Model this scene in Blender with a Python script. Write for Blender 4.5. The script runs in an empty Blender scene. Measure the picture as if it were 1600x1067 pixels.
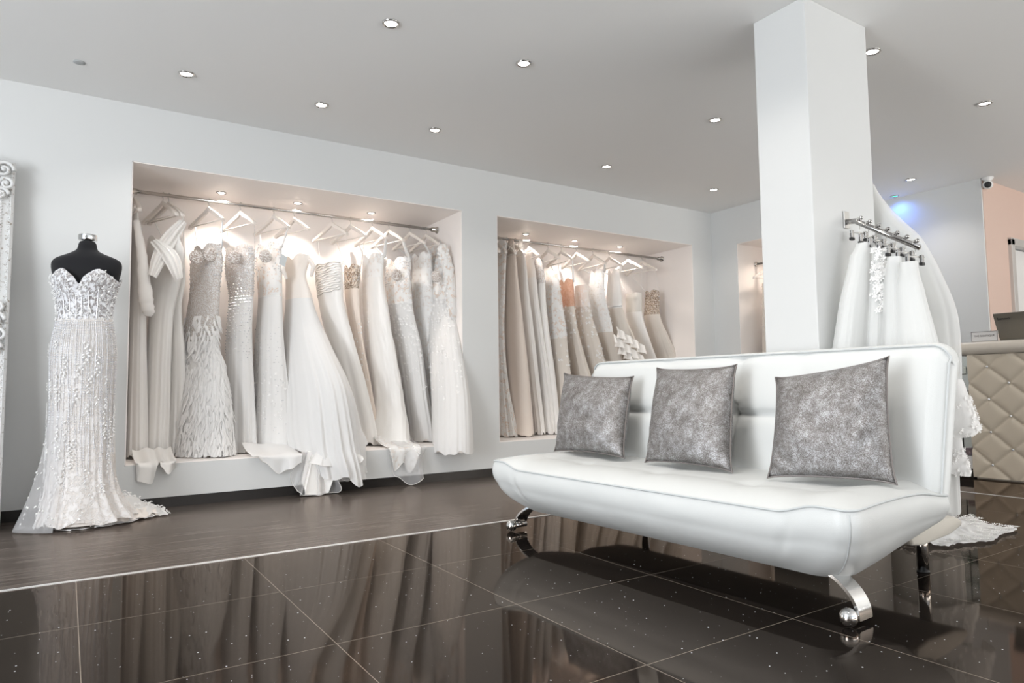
import bpy, bmesh, math, random
from mathutils import Vector, Matrix, noise
PI = math.pi
S = bpy.context.scene
C = S.collection
random.seed(7)

# ------------------------------------------------------------------ camera
F_PX = 1065.18
CAMH = 0.706
def rot_rows(y, p, r):
    cy, sy = math.cos(y), math.sin(y)
    fw = Vector((sy*math.cos(p), cy*math.cos(p), math.sin(p)))
    rt = Vector((cy, -sy, 0)); up = rt.cross(fw)
    c, s = math.cos(r), math.sin(r)
    return rt*c + up*s, rt*(-s) + up*c, fw
RT, UP, FW = rot_rows(math.radians(33.13195), math.radians(3.89809), math.radians(-0.73546))
CAM = Vector((0, 0, CAMH))
cam = bpy.data.cameras.new('camera'); camo = bpy.data.objects.new('camera', cam); C.objects.link(camo)
m = Matrix((RT, UP, -FW)).transposed().to_4x4(); m.translation = CAM
camo.matrix_world = m
cam.sensor_fit = 'HORIZONTAL'; cam.sensor_width = 36; cam.lens = F_PX/1600*36
cam.clip_start = 0.02
S.camera = camo

# ------------------------------------------------------------------ world, daylight, exposure
S.view_settings.view_transform = 'Standard'; S.view_settings.look = 'None'
S.view_settings.gamma = 1; S.view_settings.use_curve_mapping = False
S.view_settings.exposure = 0.02
w = bpy.data.worlds.new('sky'); S.world = w; w.use_nodes = True
w.node_tree.nodes['Background'].inputs[0].default_value = (0.75, 0.86, 1.0, 1)
w.node_tree.nodes['Background'].inputs[1].default_value = 1.2
def area(name, loc, target, sx, sy, power, col):
    l = bpy.data.lights.new(name, 'AREA'); l.shape = 'RECTANGLE'; l.size = sx; l.size_y = sy
    l.energy = power; l.color = col
    o = bpy.data.objects.new(name, l); C.objects.link(o); o.location = loc
    o.rotation_euler = (Vector(target)-Vector(loc)).to_track_quat('-Z', 'Z').to_euler()
    return o
# daylight coming in through the two shop windows (left wall and the wall behind the camera), plus added fill lamps
area('daylight_left', (-3.0, 1.2, 1.40), (0, 1.2, 1.40), 3.9, 2.1, 165, (0.91, 0.955, 1.0))
area('pavement_bounce_fill', (-3.0, 1.2, .7), (-1.6, 1.2, 2.2), 3.9, .8, 120, (0.95, 0.97, 1.0))  # added upward fill for the ceiling, standing in for pavement bounce
area('daylight_front', (2.6, -2.9, 1.35), (2.6, 0, 1.35), 4.2, 2.1, 3, (0.99, 0.98, 0.97))
area('street_bounce_fill', (2.6, -2.9, .7), (2.6, -1.5, 2.2), 4.2, .8, 68, (1.0, 0.98, .95))  # upward fill added at the front window to lift the ceiling
area('desk_side_fill', (6.9, -2.9, 1.35), (6.9, 0, 1.5), 2.6, 2.1, 20, (1.0, 0.97, 0.94))  # added fill for the darker right end; the wall has no window here
area('desk_ceiling_fill', (6.6, -2.9, .7), (6.6, -1.6, 2.2), 3.2, .8, 140, (1.0, 0.98, .95))  # added upward fill for the right-hand ceiling, no window behind it

def pix(x, y, ax, c):
    r = RT*((x-800)/F_PX) - UP*((y-533.5)/F_PX) + FW
    return CAM + r*((c-CAM[ax])/r[ax])

# ------------------------------------------------------------------ materials
MATS = {}
def mat(name, col, rough=0.5, metal=0.0, spec=0.5, **k):
    m = bpy.data.materials.new(name); m.use_nodes = True
    b = m.node_tree.nodes['Principled BSDF']
    b.inputs['Base Color'].default_value = (*col, 1); b.inputs['Roughness'].default_value = rough
    b.inputs['Metallic'].default_value = metal; b.inputs['Specular IOR Level'].default_value = spec
    for kk, v in k.items(): b.inputs[kk.replace('_', ' ')].default_value = v
    MATS[name] = m; return m
def nt(m): return m.node_tree.nodes, m.node_tree.links, m.node_tree.nodes['Principled BSDF']
def coords(m, scale=(1, 1, 1), rot=(0, 0, 0)):
    n, l, b = nt(m)
    tc = n.new('ShaderNodeTexCoord'); mp = n.new('ShaderNodeMapping'); mp.inputs['Scale'].default_value = scale
    mp.inputs['Rotation'].default_value = rot
    l.new(tc.outputs['Object'], mp.inputs['Vector']); return mp.outputs['Vector']
def bump(m, hgt, strength=0.3, dist=0.01):
    n, l, b = nt(m)
    bp = n.new('ShaderNodeBump'); bp.inputs['Strength'].default_value = strength; bp.inputs['Distance'].default_value = dist
    l.new(hgt, bp.inputs['Height']); l.new(bp.outputs['Normal'], b.inputs['Normal']); return bp
def noise_tex(m, vec, scale, detail=3, rough=.5):
    n, l, b = nt(m); t = n.new('ShaderNodeTexNoise'); t.inputs['Scale'].default_value = scale
    t.inputs['Detail'].default_value = detail; t.inputs['Roughness'].default_value = rough; l.new(vec, t.inputs['Vector']); return t
def ramp(m, fac, stops):
    n, l, b = nt(m); r = n.new('ShaderNodeValToRGB'); e = r.color_ramp.elements
    while len(e) < len(stops): e.new(0.5)
    for i, (p, c) in enumerate(stops): e[i].position = p; e[i].color = (*c, 1)
    l.new(fac, r.inputs['Fac']); return r

wall_m = mat('wall_paint', (0.70, 0.705, 0.695), 0.6)
v = coords(wall_m); bump(wall_m, noise_tex(wall_m, v, 180, 2).outputs['Fac'], 0.05, 0.002)
ceil_m = mat('ceiling_paint', (0.86, 0.855, 0.84), 0.7)
niche_m = mat('niche_paint', (0.95, 0.895, 0.855), 0.4)
pink_m = mat('pink_paint', (0.70, 0.52, 0.44), 0.6)
white_m = mat('white_gloss', (0.82, 0.81, 0.79), 0.3)
black_m = mat('black_skirting', (0.012, 0.010, 0.009), 0.25)
chrome_m = mat('chrome', (0.80, 0.80, 0.80), 0.12, 1.0)
darkchrome_m = mat('arm_chrome', (0.42, 0.41, 0.40), 0.15, 1.0)
rail_m = mat('rail_chrome', (0.62, 0.60, 0.57), 0.2, 1.0)
steel_m = mat('brushed_steel', (0.60, 0.59, 0.57), 0.3, 1.0)
strip_m = mat('metal_strip', (0.85, 0.84, 0.82), 0.35, 0.6)
hanger_m = mat('hanger_wood', (0.86, 0.80, 0.74), 0.4)
rubber_m = mat('black_rubber', (0.01, 0.01, 0.01), 0.5)
velvet_m = mat('black_velvet', (0.006, 0.006, 0.008), 0.95, Sheen_Weight=0.15)
glassy_m = mat('clear_glass', (0.9, 0.95, 0.93), 0.02, Transmission_Weight=1.0, IOR=1.45)
mirror_m = mat('mirror_glass', (0.85, 0.87, 0.87), 0.02, 1.0)
plaster_m = mat('antique_white', (0.74, 0.74, 0.73), 0.45)
v = coords(plaster_m); nz = noise_tex(plaster_m, v, 60, 4)
r = ramp(plaster_m, nz.outputs['Fac'], [(0.30, (0.36, 0.31, 0.26)), (0.42, (0.74, 0.74, 0.73))])
plaster_m.node_tree.links.new(r.outputs['Color'], plaster_m.node_tree.nodes['Principled BSDF'].inputs['Base Color'])

def emis(name, col, st):
    m = bpy.data.materials.new(name); m.use_nodes = True; n = m.node_tree.nodes; n.clear()
    e = n.new('ShaderNodeEmission'); e.inputs[0].default_value = (*col, 1); e.inputs[1].default_value = st
    o = n.new('ShaderNodeOutputMaterial'); m.node_tree.links.new(e.outputs[0], o.inputs[0]); return m
lamp_m = emis('lamp_lens', (1, 0.97, 0.93), 14)
lampg_m = emis('green_lens', (0.15, 0.9, 0.6), 1.6)

# glossy black sparkle tile
tile_m = mat('black_sparkle_tile', (0.012, 0.010, 0.009), 0.06, 0.0, 0.45)
n, l, b = nt(tile_m)
tc = n.new('ShaderNodeTexCoord'); sx = n.new('ShaderNodeSeparateXYZ'); l.new(tc.outputs['Object'], sx.inputs[0])
def M_(op, a, bb=None, cc=None, nodes=n, links=l):
    q = nodes.new('ShaderNodeMath'); q.operation = op
    for i, x in enumerate((a, bb, cc)):
        if x is None: continue
        if isinstance(x, (int, float)): q.inputs[i].default_value = x
        else: links.new(x, q.inputs[i])
    return q.outputs[0]
def grout(out, off, per):
    f = M_('FRACT', M_('DIVIDE', M_('SUBTRACT', out, off), per))
    d = M_('MULTIPLY', M_('MINIMUM', f, M_('SUBTRACT', 1.0, f)), per)
    return M_('LESS_THAN', d, 0.0012)
g = M_('MAXIMUM', grout(sx.outputs[0], 0.650-6.02, 0.602), grout(sx.outputs[1], 3.106-5.98*2, 0.598))
vo = n.new('ShaderNodeTexVoronoi'); vo.voronoi_dimensions = '2D'; vo.inputs['Scale'].default_value = 22; l.new(tc.outputs['Object'], vo.inputs['Vector'])
sp = n.new('ShaderNodeSeparateColor'); l.new(vo.outputs['Color'], sp.inputs[0])
rad = M_('MULTIPLY', M_('POWER', sp.outputs[0], 4.0), 0.052)
spark = M_('LESS_THAN', vo.outputs['Distance'], rad)
mx = n.new('ShaderNodeMixRGB'); mx.inputs[1].default_value = (0.012, 0.010, 0.009, 1); mx.inputs[2].default_value = (0.26, 0.22, 0.18, 1)
l.new(g, mx.inputs[0])
mx2 = n.new('ShaderNodeMixRGB'); l.new(spark, mx2.inputs[0]); l.new(mx.outputs[0], mx2.inputs[1]); mx2.inputs[2].default_value = (0.9, 0.92, 0.95, 1)
l.new(mx2.outputs[0], b.inputs['Base Color'])
l.new(M_('ADD', M_('MULTIPLY', g, 0.5), 0.055), b.inputs['Roughness'])
def polished(m_, tint, rough, ior):
    n, l, b = nt(m_); b.inputs['Specular IOR Level'].default_value = 0; b.inputs['Roughness'].default_value = .9
    if b.inputs['Roughness'].is_linked: l.remove(b.inputs['Roughness'].links[0])
    gl = n.new('ShaderNodeBsdfGlossy'); gl.inputs['Color'].default_value = (*tint, 1); gl.inputs['Roughness'].default_value = rough
    fr_ = n.new('ShaderNodeFresnel'); fr_.inputs[0].default_value = ior; ms = n.new('ShaderNodeMixShader')
    l.new(fr_.outputs[0], ms.inputs[0]); l.new(b.outputs[0], ms.inputs[1]); l.new(gl.outputs[0], ms.inputs[2]); l.new(ms.outputs[0], n['Material Output'].inputs[0])
    return gl
polished(tile_m, (0.68, 0.585, 0.51), 0.05, 1.48)

# dark laminate
wood_m = mat('dark_laminate', (0.06, 0.05, 0.045), 0.28, 0, 0.5)
n, l, b = nt(wood_m)
v = coords(wood_m, (0.9, 16, 1)); nz = noise_tex(wood_m, v, 3.0, 6, .6)
r = ramp(wood_m, nz.outputs['Fac'], [(0.34, (0.040, 0.031, 0.026)), (0.5, (0.085, 0.069, 0.060)), (0.66, (0.15, 0.125, 0.11))])
tc = n.new('ShaderNodeTexCoord'); sx = n.new('ShaderNodeSeparateXYZ'); l.new(tc.outputs['Object'], sx.inputs[0])
fy = M_('FRACT', M_('DIVIDE', sx.outputs[1], 0.19), nodes=n, links=l)
seam = M_('LESS_THAN', fy, 0.012, nodes=n, links=l)
mx = n.new('ShaderNodeMixRGB'); l.new(seam, mx.inputs[0]); l.new(r.outputs['Color'], mx.inputs[1]); mx.inputs[2].default_value = (0.03, 0.025, 0.022, 1)
l.new(mx.outputs[0], b.inputs['Base Color']); bump(wood_m, nz.outputs['Fac'], 0.08, 0.003)
polished(wood_m, (0.80, 0.73, 0.67), 0.24, 1.28)


leather_m = mat('white_leather', (0.69, 0.70, 0.685), 0.42, 0, 0.4)
v = coords(leather_m); vo = nt(leather_m)[0].new('ShaderNodeTexVoronoi'); vo.inputs['Scale'].default_value = 420
nt(leather_m)[1].new(v, vo.inputs['Vector'])
n2 = noise_tex(leather_m, v, 9, 2)
q = nt(leather_m)[0].new('ShaderNodeMath'); q.operation = 'MULTIPLY_ADD'; nt(leather_m)[1].new(n2.outputs['Fac'], q.inputs[0]); q.inputs[1].default_value = 2.5
nt(leather_m)[1].new(vo.outputs['Distance'], q.inputs[2]); bump(leather_m, q.outputs[0], 0.10, 0.002)
piping_m = mat('grey_white_piping', (0.58, 0.60, 0.60), 0.45)
cream_m = mat('cream_leatherette', (0.66, 0.58, 0.47), 0.38)
creamtop_m = mat('cream_bolster', (0.70, 0.64, 0.56), 0.35)
gem_m = mat('crystal_stud', (0.9, 0.93, 0.95), 0.08, 0.7)
laptop_m = mat('laptop_shell', (0.27, 0.25, 0.215), 0.35, 0.5)
dark_m = mat('dark_lettering', (0.02, 0.02, 0.02), 0.5)
grey_m = mat('grey_lettering', (0.25, 0.23, 0.23), 0.5)
card_m = mat('white_card', (0.78, 0.77, 0.76), 0.5)

# crushed silver velvet
cush_m = mat('crushed_silver_velvet', (0.3, 0.28, 0.27), 0.32, 0.55, 0.6)
n, l, b = nt(cush_m); v = coords(cush_m)
n1 = noise_tex(cush_m, v, 260, 6, .85); n2 = noise_tex(cush_m, v, 24, 8, .8)
ad = n.new('ShaderNodeMath'); ad.operation = 'MULTIPLY_ADD'; l.new(n2.outputs['Fac'], ad.inputs[0]); ad.inputs[1].default_value = 0.50
sb = n.new('ShaderNodeMath'); sb.operation = 'SUBTRACT'; l.new(n1.outputs['Fac'], sb.inputs[0]); sb.inputs[1].default_value = 0.28
l.new(sb.outputs[0], ad.inputs[2])
r = ramp(cush_m, ad.outputs[0], [(0.30, (0.075, 0.065, 0.06)), (0.42, (0.18, 0.165, 0.157)), (0.51, (0.30, 0.29, 0.285)), (0.59, (0.60, 0.61, 0.64))])
l.new(r.outputs['Color'], b.inputs['Base Color']); bump(cush_m, ad.outputs[0], 0.5, 0.003)
r2 = ramp(cush_m, n1.outputs['Fac'], [(0.35, (0.6, 0.6, 0.6)), (0.65, (0.22, 0.22, 0.22))]); l.new(r2.outputs['Color'], b.inputs['Roughness'])

# fabrics
def cloth(name, col, transl=0.25, transp=0.0, rough=0.6, sheen=0.2, tex=None, texargs=()):
    m = mat(name, col, rough, 0, 0.25); n, l, b = nt(m)
    b.inputs['Sheen Weight'].default_value = sheen
    out = n['Material Output']
    tr = n.new('ShaderNodeBsdfTranslucent'); tr.inputs[0].default_value = (*col, 1)
    ms = n.new('ShaderNodeMixShader'); ms.inputs[0].default_value = transl
    l.new(b.outputs[0], ms.inputs[1]); l.new(tr.outputs[0], ms.inputs[2]); last = ms
    if transp > 0:
        tp = n.new('ShaderNodeBsdfTransparent'); m2 = n.new('ShaderNodeMixShader'); m2.inputs[0].default_value = transp
        l.new(ms.outputs[0], m2.inputs[1]); l.new(tp.outputs[0], m2.inputs[2]); last = m2
    l.new(last.outputs[0], out.inputs[0])
    v = coords(m)
    if tex == 'lace':       # threads over a nude ground
        sc, c2, thr = texargs
        t = noise_tex(m, v, sc, 3, .6); vv = n.new('ShaderNodeTexVoronoi'); vv.feature = 'DISTANCE_TO_EDGE'; vv.inputs['Scale'].default_value = sc*2.2; l.new(v, vv.inputs['Vector'])
        r1 = ramp(m, t.outputs['Fac'], [(thr-.03, (0, 0, 0)), (thr+.02, (1, 1, 1))])
        r2 = ramp(m, vv.outputs['Distance'], [(0.03, (1, 1, 1)), (0.10, (0, 0, 0))])
        mxx = n.new('ShaderNodeMath'); mxx.operation = 'MAXIMUM'; l.new(r1.outputs['Color'], mxx.inputs[0]); l.new(r2.outputs['Color'], mxx.inputs[1])
        mc = n.new('ShaderNodeMixRGB'); l.new(mxx.outputs[0], mc.inputs[0]); mc.inputs[1].default_value = (*c2, 1); mc.inputs[2].default_value = (*col, 1)
        l.new(mc.outputs[0], b.inputs['Base Color']); l.new(mc.outputs[0], tr.inputs[0]); bump(m, mxx.outputs[0], 0.6, 0.004)
    elif tex == 'sequin':
        vv = n.new('ShaderNodeTexVoronoi'); vv.inputs['Scale'].default_value = texargs[0]; l.new(v, vv.inputs['Vector'])
        sc = n.new('ShaderNodeSeparateColor'); l.new(vv.outputs['Color'], sc.inputs[0])
        r1 = ramp(m, sc.outputs[0], [(0.3, texargs[1]), (0.75, col)])
        l.new(r1.outputs['Color'], b.inputs['Base Color']); bump(m, vv.outputs['Distance'], 0.7, 0.006)
        b.inputs['Roughness'].default_value = 0.25; b.inputs['Specular IOR Level'].default_value = 0.7
    else:
        t = noise_tex(m, v, 260, 2); bump(m, t.outputs['Fac'], 0.08, 0.002)
    return m
IV = (0.86, 0.845, 0.82)
satin_m = cloth('ivory_satin', (0.93, 0.905, 0.87), 0.06, 0, 0.33)
crepe_m = cloth('ivory_crepe', (0.92, 0.89, 0.855), 0.08, 0, 0.7)
champ_m = cloth('champagne_satin', (0.86, 0.76, 0.68), 0.06, 0, 0.35)
nude_m = cloth('nude_lining', (0.90, 0.79, 0.70), 0.08, 0, 0.6)
nude2_m = cloth('pale_nude_lining', (0.93, 0.87, 0.81), 0.08, 0, 0.6)
champtulle_m = cloth('champagne_tulle', (0.84, 0.775, 0.70), 0.12, 0.06, 0.8)
tulle_m = cloth('ivory_tulle', (0.95, 0.94, 0.925), 0.14, 0.14, 0.8)
veil_m = cloth('veil_tulle', (0.95, 0.955, 0.945), 0.2, 0.46, 0.8)
veilin_m = cloth('veil_inner_tulle', (0.93, 0.935, 0.92), 0.15, 0.22, 0.8)
sheer_m = cloth('sheer_net', (0.88, 0.87, 0.87), 0.2, 0.66, 0.7)
lace_m = cloth('ivory_lace', (0.95, 0.935, 0.91), 0.15, 0, 0.6, .2, 'lace', (26, (0.88, 0.75, 0.65), 0.45))
lace2_m = cloth('pale_lace', (0.95, 0.94, 0.92), 0.15, 0, 0.6, .2, 'lace', (34, (0.88, 0.81, 0.75), 0.43))
appl_m = cloth('lace_applique', (0.97, 0.96, 0.945), 0.08, 0, 0.5)
bead_m = mat('pearl_bead', (0.88, 0.88, 0.90), 0.15, 0.3)
sequin_m = cloth('sequin_fabric', (0.94, 0.93, 0.92), 0.05, 0, 0.3, .1, 'sequin', (210, (0.70, 0.62, 0.56)))
jewel_m = cloth('jewelled_bodice', (0.72, 0.62, 0.52), 0.0, 0, 0.25, .1, 'sequin', (150, (0.22, 0.15, 0.10)))
cup_m = cloth('jewelled_cup', (.90, .86, .83), 0.0, 0, 0.25, .1, 'sequin', (190, (0.52, 0.43, 0.37)))
feather_m = cloth('white_feather', (0.96, 0.95, 0.935), 0.12, 0, 0.8)
corset_m = cloth('beaded_corset', (0.84, 0.84, 0.86), 0.05, 0, 0.4, .1, 'lace', (60, (0.36, 0.32, 0.31), 0.49))
gownskirt_m = cloth('embroidered_net_skirt', (0.92, 0.885, 0.86), 0.15, 0, 0.6, .2, 'lace', (30, (0.88, 0.825, 0.78), 0.52))

# ------------------------------------------------------------------ helpers
def tag(o, label=None, cat=None, group=None, kind=None):
    if label: o['label'] = label
    if cat: o['category'] = cat
    if group: o['group'] = group
    if kind: o['kind'] = kind
    return o
def empty(name, loc, label, cat, group=None):
    o = bpy.data.objects.new(name, None); C.objects.link(o); o.location = loc; o.empty_display_size = .05
    return tag(o, label, cat, group)
class MB:
    def __init__(s): s.v = []; s.f = []
    def add(s, vs, fs):
        k = len(s.v); s.v += [tuple(x) for x in vs]; s.f += [tuple(i+k for i in f) for f in fs]; return s
    def box(s, a, bb, ms=None):
        (x0, y0, z0), (x1, y1, z1) = a, bb
        vs = [(x, y, z) for x in (x0, x1) for y in (y0, y1) for z in (z0, z1)]
        if ms: vs = [ms @ Vector(q) for q in vs]
        return s.add(vs, [(0, 1, 3, 2), (4, 6, 7, 5), (0, 4, 5, 1), (2, 3, 7, 6), (0, 2, 6, 4), (1, 5, 7, 3)])
    def loft(s, rings, closed=True, cap0=False, cap1=False):
        n = len(rings[0]); vs = [p for r_ in rings for p in r_]; fs = []
        mm = n if closed else n-1
        for i in range(len(rings)-1):
            for j in range(mm):
                a = i*n+j; b_ = i*n+(j+1) % n; fs.append((a, b_, b_+n, a+n))
        if cap0: fs.append(tuple(reversed(range(n))))
        if cap1: fs.append(tuple((len(rings)-1)*n+j for j in range(n)))
        return s.add(vs, fs)
    def tube(s, path, rad, seg=8, cap=True):
        P = [Vector(p) for p in path]; rings = []
        R = rad if isinstance(rad, (list, tuple)) else [rad]*len(P)
        nrm = None
        for i, p in enumerate(P):
            t = (P[min(i+1, len(P)-1)]-P[max(i-1, 0)]).normalized()
            if nrm is None:
                nrm = t.cross(Vector((0, 0, 1)) if abs(t.z) < .9 else Vector((1, 0, 0))).normalized()
            nrm = (nrm - t*nrm.dot(t)).normalized(); bn = t.cross(nrm)
            rings.append([p + (nrm*math.cos(a)+bn*math.sin(a))*R[i] for a in [2*PI*k/seg for k in range(seg)]])
        return s.loft(rings, True, cap, cap)
    def lathe(s, prof, c=(0, 0, 0), seg=24, ax='z'):
        rings = []
        for r_, h in prof:
            ring = []
            for k in range(seg):
                a = 2*PI*k/seg; x, y = r_*math.cos(a), r_*math.sin(a)
                q = (x, y, h) if ax == 'z' else ((h, x, y) if ax == 'x' else (y, h, x))
                ring.append((q[0]+c[0], q[1]+c[1], q[2]+c[2]))
            rings.append(ring)
        return s.loft(rings, True, prof[0][0] > 1e-5, prof[-1][0] > 1e-5)
    def sphere(s, c, r_, seg=10, sc=(1, 1, 1)):
        rings = []
        hh = max(4, seg//2)
        for i in range(hh+1):
            t = PI*i/hh; rr = max(math.sin(t), 1e-4)
            rings.append([(c[0]+r_*sc[0]*rr*math.cos(a), c[1]+r_*sc[1]*rr*math.sin(a), c[2]-r_*sc[2]*math.cos(t)) for a in [2*PI*k/seg for k in range(seg)]])
        return s.loft(rings)
def build(mb, name, m, parent=None, smooth=True, bevel=0, sub=0, solid=0, angle=None):
    off = Vector(parent_world(parent)) if parent else Vector((0, 0, 0))
    me = bpy.data.meshes.new(name); me.from_pydata([tuple(Vector(x)-off) for x in mb.v], [], mb.f); me.materials.append(m)
    if smooth:
        for p in me.polygons: p.use_smooth = True
    o = bpy.data.objects.new(name, me); C.objects.link(o)
    if parent: o.parent = parent
    bm = bmesh.new(); bm.from_mesh(me); bmesh.ops.recalc_face_normals(bm, faces=bm.faces); bm.to_mesh(me); bm.free()
    if bevel:
        md = o.modifiers.new('bevel', 'BEVEL'); md.width = bevel; md.segments = 2; md.limit_method = 'ANGLE'
    if solid:
        md = o.modifiers.new('solid', 'SOLIDIFY'); md.thickness = solid; md.offset = 0
    if sub:
        md = o.modifiers.new('sub', 'SUBSURF'); md.levels = sub; md.render_levels = sub
    if smooth and angle:
        me.set_sharp_from_angle(angle=math.radians(angle))
    return o
def parent_world(p):
    t = Vector((0, 0, 0))
    while p: t += p.location; p = p.parent
    return t
def copy_tree(o, parent=None):
    c = o.copy(); C.objects.link(c)
    if parent: c.parent = parent
    for ch in list(o.children): copy_tree(ch, c)
    return c
def struct(mb, name, m, **k):
    k.setdefault('smooth', False); o = build(mb, name, m, None, **k); o['kind'] = 'structure'; return o
def sst(a, b, x):
    t = min(1, max(0, (x-a)/(b-a))); return t*t*(3-2*t)
def lerp(a, b, t): return a+(b-a)*t

# ------------------------------------------------------------------ room shell
ZC = 2.485; YW = 4.70; XL, XR, YN = -3.2, 9.2, -3.1
def slab(name, a, b, m): return struct(MB().box(a, b), name, m)
slab('floor', (XL, YN, -0.1), (4.862, 3.106, 0), tile_m)
slab('floor', (XL, 3.106, -0.1), (XR, 5.2, 0), wood_m)
slab('floor', (4.862, YN, -0.1), (XR, 3.106, 0), tile_m)
struct(MB().box((XL, 3.098, -0.01), (4.87, 3.116, 0.003)), 'trim_1', strip_m)
struct(MB().box((4.856, YN, -0.01), (4.870, 3.098, 0.003)), 'trim_2', strip_m)
slab('ceiling', (XL, YN, ZC), (XR, 6.2, ZC+.1), ceil_m)
# back wall with the two niches
ZS, ZT = 0.27, 2.128
N1 = (0.30, 2.605); N2 = (2.935, 5.26); NB = 5.36
bw = MB()
bw.box((XL, YW, 0.068), (N1[0], NB, ZC)); bw.box((N1[1], YW, 0.068), (N2[0], NB, ZC)); bw.box((N2[1], YW, 0.068), (5.55, NB, ZC))
for n_ in (N1, N2):
    bw.box((n_[0], YW, 0.068), (n_[1], NB, ZS)); bw.box((n_[0], YW, ZT), (n_[1], NB, ZC))
struct(bw, 'wall_back', wall_m)
for i, n_ in enumerate((N1, N2)):
    q = MB(); e = .006
    q.box((n_[0], YW+.004, ZS), (n_[0]+e, NB, ZT)); q.box((n_[1]-e, YW+.004, ZS), (n_[1], NB, ZT))
    q.box((n_[0], YW+.004, ZT-e), (n_[1], NB, ZT)); q.box((n_[0], NB-e, ZS), (n_[1], NB, ZT)); q.box((n_[0], YW+.004, ZS), (n_[1], NB, ZS+e))
    struct(q, 'wall_niche_left' if i == 0 else 'wall_niche_right', niche_m)
slab('baseboard_back', (XL, YW+.035, 0), (5.55, NB, 0.068), black_m)
# right-hand wall with a third niche, then the deeper wall
rw = MB(); zt3 = 2.112
rw.box((5.55, 4.39, 0), (6.2, NB, ZC)); rw.box((5.55, 3.75, zt3), (6.2, 4.39, ZC)); rw.box((5.55, 3.75, 0), (6.2, 4.39, ZS))
rw.box((5.55, 3.70, 0), (6.2, 3.78, ZC)); rw.box((6.1, 3.75, ZS), (6.2, 4.39, zt3))
struct(rw, 'wall_right', wall_m)
q = MB(); q.box((5.556, 4.384, ZS), (6.1, 4.39, zt3)); q.box((5.556, 3.78, zt3-.006), (6.1, 4.39, zt3)); q.box((6.094, 3.78, ZS), (6.1, 4.39, zt3)); q.box((5.556, 3.78, ZS), (6.1, 4.39, ZS+.006))
struct(q, 'wall_niche_side', niche_m)
slab('wall_far_right', (6.66, 2.66, 0), (6.80, 3.85, ZC), wall_m); slab('wall_return', (6.2, 3.70, 0), (6.80, 3.86, ZC), wall_m)
pw = MB(); pw.box((6.68, 2.655, 0), (7.15, 2.80, ZC)); pw.box((8.1, 2.655, 0), (XR, 2.80, ZC)); pw.box((7.15, 2.655, 2.0), (8.1, 2.80, ZC))
struct(pw, 'wall_reception', pink_m)
d = struct(MB().box((7.22, 2.70, 0), (8.03, 2.74, 1.93)), 'door_1', white_m)
fr = MB(); fr.box((7.12, 2.625, 0), (7.19, 2.80, 2.0)); fr.box((8.06, 2.625, 0), (8.13, 2.80, 2.0)); fr.box((7.12, 2.625, 1.94), (8.13, 2.80, 2.01))
build(fr, 'door_frame', mat('silver_door_frame', (0.6, 0.57, 0.54), 0.35, 0.4), d, smooth=False, bevel=.006)
hd = MB().tube([(7.32, 2.66, 1.0), (7.32, 2.63, 1.0), (7.42, 2.63, 1.0)], .009); build(hd, 'door_handle', steel_m, d)
struct(MB().box((2.79, 1.785, 0), (3.30, 2.06, ZC)), 'wall_pillar', wall_m, bevel=.004)
slab('wall_outer', (XR, YN, 0), (XR+.1, 2.8, ZC), wall_m)
# shop-window walls (left, and behind the camera)
lw = MB(); lw.box((XL-.1, YN, 0), (XL, -0.8, ZC)); lw.box((XL-.1, 3.2, 0), (XL, NB, ZC)); lw.box((XL-.1, -.8, 0), (XL, 3.2, .25)); lw.box((XL-.1, -.8, 2.42), (XL, 3.2, ZC))
struct(lw, 'wall_left', wall_m)
nw = MB(); nw.box((XL, YN-.1, 0), (.45, YN, ZC)); nw.box((4.75, YN-.1, 0), (XR, YN, ZC)); nw.box((.45, YN-.1, 0), (4.75, YN, .25)); nw.box((.45, YN-.1, 2.42), (4.75, YN, ZC))
struct(nw, 'wall_front', wall_m)
def window(name, horizontal, a, b, c):
    q = MB(); z0, z1 = .25, 2.42; t = .05
    for u in [a, lerp(a, b, .333)-t/2, lerp(a, b, .667)-t/2, b-t]:
        q.box((c-.03, u, z0), (c+.03, u+t, z1)) if not horizontal else q.box((u, c-.03, z0), (u+t, c+.03, z1))
    for z in (z0, z1-t):
        q.box((c-.03, a, z), (c+.03, b, z+t)) if not horizontal else q.box((a, c-.03, z), (b, c+.03, z+t))
    struct(q, name, white_m)
window('window_1', False, -.8, 3.2, XL-.05); window('window_2', True, .45, 4.75, YN-.05)

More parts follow.
